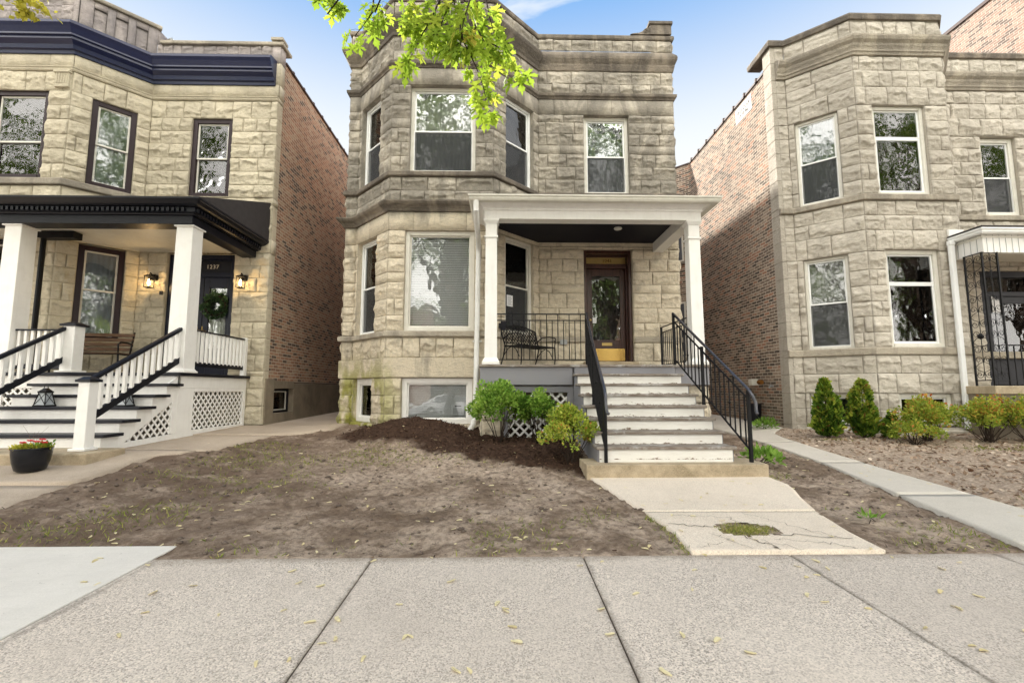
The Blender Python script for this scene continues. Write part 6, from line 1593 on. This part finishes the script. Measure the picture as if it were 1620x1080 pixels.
# ------------------------------------------------------------------ ground litter
def make_litter():
    rng = np.random.default_rng(77)
    # soil clods in the bare yard
    n = 7000; X = rng.uniform(-4.6, 5.2, n); Y = rng.uniform(3.62, 9.2, n)
    k = (paved(X, Y) < .02)&(mulch_w(X, Y) < .4)&(fbm(X*1.7, Y*1.7, 9, 3) > rng.uniform(.25, .62, n)); X, Y = X[k], Y[k]; n = len(X); Z = gz(X, Y)
    ico = np.array([(0,0,1),(.9,0,.3),(.28,.85,.3),(-.72,.53,.3),(-.72,-.53,.3),(.28,-.85,.3),(0,0,-.4)]); fi = np.array([(0,1,2),(0,2,3),(0,3,4),(0,4,5),(0,5,1),(6,2,1),(6,3,2),(6,4,3),(6,5,4),(6,1,5)])
    S = .005+.032*rng.uniform(0, 1, n)**7; jit = rng.uniform(.65, 1.35, (n,7,3))
    V = np.stack([X,Y,Z], -1)[:,None]+ico[None]*jit*S[:,None,None]*np.array([1,1,.7]); F = fi[None]+(np.arange(n)*7)[:,None,None]
    tag(np_mesh('soil_clods', V.reshape(-1,3), F.reshape(-1,3), MATS['clod']), 'small clods of dark soil strewn over the bare yard', 'soil', kind='stuff')
    # wood chips on the mulch
    n = 12000; X = rng.uniform(-3.0, 1.3, n); Y = rng.uniform(6.0, 9.9, n); k = rng.uniform(size=n) < mulch_w(X, Y)*(paved(X, Y) < .02); X, Y = X[k], Y[k]; n = len(X)
    P = np.stack([X,Y,gz(X,Y)+.004], -1); D = rng.normal(size=(n,3))*np.array([1,1,.35]); N = rng.normal(size=(n,3))*.5+np.array([0,0,1])
    tag(scatter('mulch', 'chip', 'chip', P, D, N, .042*rng.uniform(.4, 1.5, n), np.clip(rng.normal(.42, .28, n), 0, 1)), 'dark brown wood chip mulch heaped below the bay window', 'mulch', kind='stuff')
    # twigs and bark scraps over the rest of the yard
    n = 5200; X = rng.uniform(-4.7, 5.0, n); Y = rng.uniform(3.62, 9.0, n)
    k = (paved(X, Y) < .02)&(mulch_w(X, Y) < .5)&(rng.uniform(size=n) < .25+.5*sstep(Y, 4.5, 6.5)+.3*(fbm(X*1.5, Y*1.5, 91, 3)-.3)); X, Y = X[k], Y[k]; n = len(X)
    P = np.stack([X,Y,gz(X,Y)+.003], -1); D = rng.normal(size=(n,3))*np.array([1,1,.2]); N = rng.normal(size=(n,3))*.4+np.array([0,0,1])
    tag(scatter('bark_scraps', 'chip', 'chip', P, D, N, .026*rng.uniform(.4, 1.6, n), np.clip(rng.normal(.5, .32, n), 0, 1)), 'brown bark scraps and bits of twig scattered on the bare yard', 'mulch', kind='stuff')
    # leaf litter in the right plot and along its wall
    n = 9000; X = rng.uniform(5.1, 11.5, n); Y = rng.uniform(3.7, 10.2, n); k = (paved(X, Y) < .02)&(fbm(X*2, Y*2, 3, 3) > rng.uniform(.2, .6, n)); X, Y = X[k], Y[k]
    X = np.concatenate([X, rng.uniform(5.9, 6.4, 160)]); Y = np.concatenate([Y, rng.uniform(10.4, 13.5, 160)]); n = len(X)
    P = np.stack([X,Y,gz(X,Y)+.008], -1); D = rng.normal(size=(n,3))*np.array([1,1,.3]); N = rng.normal(size=(n,3))*.45+np.array([0,0,1])
    tag(scatter('leaf_litter', 'litter', 'curl', P, D, N, .045*rng.uniform(.5, 1.3, n), np.clip(rng.normal(.5, .27, n), 0, 1)), 'pale dead leaves covering the plot before the right house', 'leaves', kind='stuff')
    # grass and weeds in thin patches
    n = 60000; X = rng.uniform(-4.7, 5.1, n); Y = rng.uniform(3.58, 8.0, n)
    dens = sstep(fbm(X*1.1+4, Y*1.3, 61, 4), .50, .68)*.42+.5*sstep(Y, 4.05, 3.6)*sstep(fbm(X*2.4, Y*2, 71, 3), .5, .68)
    dens = dens+.7*np.exp(-((X+2.9)**2/.5+(Y-6.0)**2/.35))*sstep(fbm(X*4, Y*4, 72, 3), .42, .6)
    dens = dens+.55*np.exp(-((X+3.9)**2/.25+(Y-4.1)**2/.06))
    k = (rng.uniform(size=n) < dens)&(paved(X, Y) < .02)&(mulch_w(X, Y) < .3)&(X < 4); X, Y = X[k], Y[k]
    # the hole in the walk, joints, and the edge of the right plot
    hx = rng.normal(HOLE[0], .11, 1500); hy = rng.normal(HOLE[1], .075, 1500); kk = ((hx-HOLE[0])/.26)**2+((hy-HOLE[1])/.17)**2 < 1; hx, hy = hx[kk], hy[kk]
    jx = rng.uniform(1.95, 2.22, 160); jy = rng.normal(3.63, .02, 160)
    ex = np.interp(rng.uniform(3.6, 4.2, 260), *FWL)
    ey = rng.uniform(3.62, 4.5, 130); ex = np.interp(ey, *FWL)-np.abs(rng.normal(0, .04, 130))
    X = np.concatenate([X, hx, jx, ex]); Y = np.concatenate([Y, hy, jy, ey]); n = len(X)
    hz = np.exp(-(((X-HOLE[0])/.3)**2+((Y-HOLE[1])/.22)**2)**2)
    P = np.stack([X,Y,gz(X,Y)-.003], -1); D = rng.normal(size=(n,3))*np.array([.75,.75,.2])+np.array([0,0,.75]); N = rng.normal(size=(n,3))+np.array([0,-.5,.2])
    tag(scatter('grass', 'grass', 'blade', P, D, N, .040*rng.uniform(.5, 1.5, n)*(1-.35*hz), np.clip(rng.normal(.5, .28, n)+.25*hz, 0, 1), width=1.5), 'thin sprouting grass in the bare yard and broken walk', 'grass', kind='stuff')
    n = 2200; c = np.array([(6.25,8.7),(9.0,7.75),(9.35,7.95),(8.2,7.85),(6.1,5.0),(5.9,4.3)]); ci = rng.integers(0, len(c), n)
    X = c[ci,0]+rng.normal(0, .22, n); Y = c[ci,1]+rng.normal(0, .10, n); k = paved(X, Y) < .02; X, Y = X[k], Y[k]; n = len(X)
    P = np.stack([X,Y,gz(X,Y)], -1)
    tag(scatter('moss', 'moss', 'oval', P, rng.normal(size=(n,3))*np.array([1,1,.5]), rng.normal(size=(n,3))*.5+np.array([0,0,1]), .03*rng.uniform(.6, 1.3, n), rng.uniform(0, 1, n)), 'yellow green moss patches in the right plot', 'moss', kind='stuff')
def make_seeds():
    """fallen maple seeds and leaf scraps, each its own object"""
    rng = random.Random(31); protos = []
    for k in range(4):
        L, w = rng.uniform(.040, .052), rng.uniform(.011, .015)
        mb = MB(); top = [(-L*.5,0),(-L*.36,w*.55),(-L*.1,w*.9),(L*.25,w),(L*.45,w*.6),(L*.5,0),(L*.42,-w*.35),(L*.1,-w*.25),(-L*.3,-w*.45)]
        n = len(top); bend = rng.uniform(-.12, .16)
        zz = lambda x, y: .004+bend*.1*abs(x)*2+.25*abs(y)
        vs = [(x,y,zz(x,y)) for x, y in top]+[(x,y,zz(x,y)-.0012) for x, y in top]
        mb.add(vs, [tuple(range(n)), tuple(range(2*n-1, n-1, -1))]+[(i,n+i,n+(i+1)%n,(i+1)%n) for i in range(n)])
        mb.lathe([(.0,.001),(.004,.003),(.0045,.005),(0,.008)], (-L*.46,0), 7)
        me_o = mb.build('maple_seed', MATS['seed'])
        a = me_o.data.attributes.new('tone', 'FLOAT', 'POINT'); a.data.foreach_set('value', [rng.uniform(.1, .9)]*len(me_o.data.vertices))
        protos.append(me_o)
    i = 0; total = 290
    while i < total:
        if i < 85: x, y = rng.uniform(-4.2, 4.6), rng.uniform(2.05, 3.6)
        else: x, y = rng.uniform(-4.6, 5.2), 3.6+4.6*rng.random()**1.25
        if rng.random() > .25+1.1*float(vnoise(x*.9, y*.9, 5)): continue
        if 1.0 < x < 3.5 and y > 6.0: continue
        if y < 3.6: z = .03*y
        elif x < -2.55 and y < 3.88: z = .03*y
        elif float(paved(x, y)) > .5: z = float(g0(x, y))+.024
        else: z = float(gz(x, y))+.003
        p = protos[i % 4]
        o = p if i < 4 else p.copy()
        if i >= 4: COL.objects.link(o)
        o.location = (x, y, z); s = rng.uniform(.9, 1.4)
        o.scale = (s, s, s); o.rotation_euler = (rng.uniform(-.18, .18), rng.uniform(-.15, .15), rng.uniform(0, 6.28))
        tag(o, 'pale yellow winged maple seed fallen on the ground', 'maple seed', 'fallen maple seeds on the ground')
        i += 1
def opposite_side():
    for i, (x0, x1, h) in enumerate(((-16,-6.5,8.6),(-5.5,3.5,9.4),(4.5,13.5,8.2))):
        lab = ('plain red brick building across the street, left of three', 'tallest red brick building across the street', 'plain red brick building across the street, right of three')[i]
        H = empty('brick_building', ((x0+x1)/2,-24,0), lab, 'building')
        MB().box(x0,x1,-34,-24,-.1,h).build('wall', MATS['brick_o'], H); MB().box(x0-.1,x1+.1,-34.1,-23.9,h,h+.3).build('coping', MATS['trim_stone_r'], H)
        for r_ in range(2):
            for k in range(3):
                a = x0+1.2+k*(x1-x0-2)/3; z = 1.6+3.4*r_
                w = MB().box(a,a+1.1,-24.02,-23.95,z,z+1.9).build('window', MATS['white'], H); MB().box(a+.1,a+1.0,-23.95,-23.94,z+.1,z+1.8).build('pane', MATS['dark'], w)
def parked_car():
    H = empty('parked_car', (-1.9,-2.9,-.2), 'white parked car at the kerb behind the viewer', 'car')
    prof = [(-2.2,.05),(-2.25,.35),(-2.2,.62),(-1.5,.72),(-.85,1.15),(.65,1.17),(1.35,.78),(2.1,.66),(2.25,.42),(2.2,.05)]
    MB((-1.9,-2.9)).prism([(a, z) for a, z in prof], -.85, .85).build('body', MATS['carwhite'], H, bevel=.06, seg=2)
    MB((-1.9,-2.9)).prism([(-1.35,.74),(-.8,1.11),(.6,1.13),(1.2,.78)], -.862, .862).build('window', MATS['dark'], H)
    for a in (-1.35, 1.4):
        for b in (-.78, .78):
            w = MB((-1.9+a,-2.9+b)); w.tube([(0,-.1,.12),(0,.1,.12)], .32, 20); w.build('wheel', MATS['rubber'], H)
    for b in (-.6, .6): MB((-1.9,-2.9)).box(2.16,2.27,b-.18,b+.18,.46,.58).build('headlight', MATS['lens'], H, bevel=.02)
# ------------------------------------------------------------------ build everything
MATS['ironlight'] = plain('worn_black_handrail', (0.05, 0.05, 0.06), 0.18, 0.2, 0.7, 0.5, 14)
random.seed(3)
make_ground(); make_paths()
middle_house(); left_house(); right_house(); tall_building()
metal_bench((.58,9.52,1.782), R_(45))
slat_bench((-8.25,9.48,1.632), R_(12))
lantern((-7.08,7.40,1.082), 'black metal lantern on a step under the left stair rail of the left house')
lantern((-5.88,7.42,1.082), 'black metal lantern on a step beside the right stair rail of the left house')
flower_pot((-5.62,5.78,float(g0(-5.62,5.78))+.022)); bin_thing(); wreath(); notices()
gp = 'shrubs below the middle porch'
G = lambda x, y: float(gz(x, y))
shrub('bright green rounded shrub next to the white downspout', 'shrub', (-.04,7.75,G(-.04,7.75)), (.47,.42,1.06), 4800, .052, 'boxleaf', 101, 38, group=gp, tonebias=.12)
shrub('green shrub in the middle in front of the white lattice', 'shrub', (.62,7.85,G(.62,7.85)), (.36,.34,.99), 3600, .05, 'boxleaf', 102, 32, group=gp, tonebias=.08)
shrub('yellow green shrub with orange leaves beside the wooden stairs', 'shrub', (.97,6.75,G(.97,6.75)), (.38,.38,.86), 4200, .042, 'euonleaf', 103, 34, group=gp, tonebias=.12)
ge = 'small evergreens before the right house'
conifer('dark green conical evergreen left of the pair, by the corner of the right house', (6.28,8.95,G(6.28,8.95)), [(-.02,0,.20,1.10,1900),(.17,-.02,.14,.78,900),(-.15,.03,.13,.60,700),(.05,-.12,.13,.5,500)], 111, ge)
conifer('dark green conical evergreen right of the pair, between the two cellar windows', (6.98,8.95,G(6.98,8.95)), [(.02,0,.19,1.08,1800),(-.17,.0,.12,.84,800),(.14,-.05,.14,.58,700),(-.04,-.11,.12,.42,400)], 112, ge)
conifer('smallest low evergreen tuft beside the pair of conical evergreens', (7.3,8.75,G(7.3,8.75)), [(.08,0,.09,.46,500),(-.04,0,.08,.3,300)], 113, ge)
gs = 'orange tipped shrubs before the right house'
shrub('low orange tipped shrub in front of the right cellar window', 'shrub', (7.85,8.55,G(7.85,8.55)), (.6,.42,.86), 4600, .044, 'spirea', 121, 40, group=gs, tiptone=.45, hollow=.2, sticks=26, name='flowering_shrub')
shrub('sprawling low shrub at the feet of the conical evergreens', 'shrub', (7.35,8.25,G(7.35,8.25)), (.5,.32,.42), 1900, .040, 'spirea', 122, 26, group=gs, tiptone=.2, sticks=16, name='flowering_shrub')
shrub('broad orange tipped shrub below the white downspout of the right house', 'shrub', (8.85,8.4,G(8.85,8.4)), (.72,.44,.80), 5200, .044, 'spirea', 123, 44, group=gs, tiptone=.45, hollow=.2, sticks=28, name='flowering_shrub')
shrub('tallest orange tipped shrub in front of the iron porch', 'shrub', (9.6,8.35,G(9.6,8.35)), (.72,.42,1.04), 5000, .044, 'spirea', 124, 44, group=gs, tiptone=.5, hollow=.2, sticks=28, name='flowering_shrub')
shrub('orange tipped shrub at the far right edge of the plot', 'shrub', (10.4,8.3,G(10.4,8.3)), (.6,.42,.82), 3600, .044, 'spirea', 125, 38, group=gs, tiptone=.45, hollow=.2, sticks=24, name='flowering_shrub')
shrub('low bright green leafy plant beside the foot of the right stair rail', 'plant', (3.72,6.75,G(3.72,6.75)), (.26,.30,.25), 240, .085, 'hosta', 131, 16, up=.9, name='leafy_plant', sticks=6, width=.8)
shrub('small bright green fern between the path and the black bin', 'plant', (5.95,10.55,G(5.95,10.55)), (.28,.22,.26), 260, .10, 'hosta', 132, 14, up=.6, name='fern', sticks=5, width=.4)
shrub('tiny weed sprouting in the dark soil right of the walk', 'plant', (3.35,4.3,G(3.35,4.3)), (.09,.07,.07), 22, .07, 'hosta', 133, 6, up=.7, name='weed', sticks=2, width=.4)
make_litter(); make_seeds()
mt = street_tree((-2.2,-.75,0), 'maple street tree whose leafy twigs hang over the sidewalk', 201, group=None, name='maple_tree')
maple_branch(mt)
yt = street_tree((-8.6,-.7,0), 'street tree with small yellow leaves at the upper left', 202, group=None)
small_yellow_branch(yt)
street_tree((5.2,-.8,0), 'street tree at the kerb behind the viewer, to the right', 203)
street_tree((12.5,-.8,0), 'street tree at the kerb furthest to the right', 204, n=8000)
street_tree((18.5,-.8,0), 'street tree at the kerb beyond the right house', 205, n=9000)
street_tree((26,-1,0), 'farthest street tree down the kerb to the right', 206, n=7500)
street_tree((-16,-.8,0), 'street tree at the kerb beyond the left house', 207, n=8500)
street_tree((-23,-1,0), 'farthest street tree up the kerb to the left', 208, n=7500)
for i, (x, lab) in enumerate(((-9,'tree across the street before the left brick building'),(-1.5,'tree across the street before the tallest brick building'),(7,'tree across the street before the right brick building'),(17,'tree across the street to the right of the brick buildings'),(30,'farthest tree across the street to the right'),(-20,'tree across the street to the left of the brick buildings'),(-32,'farthest tree across the street to the left'))):
    street_tree((x,-13,-.1), lab, 210+i, h0=3.6, R=4.2, H=11, n=8500, limit=False, group='trees across the street')
opposite_side(); parked_car()
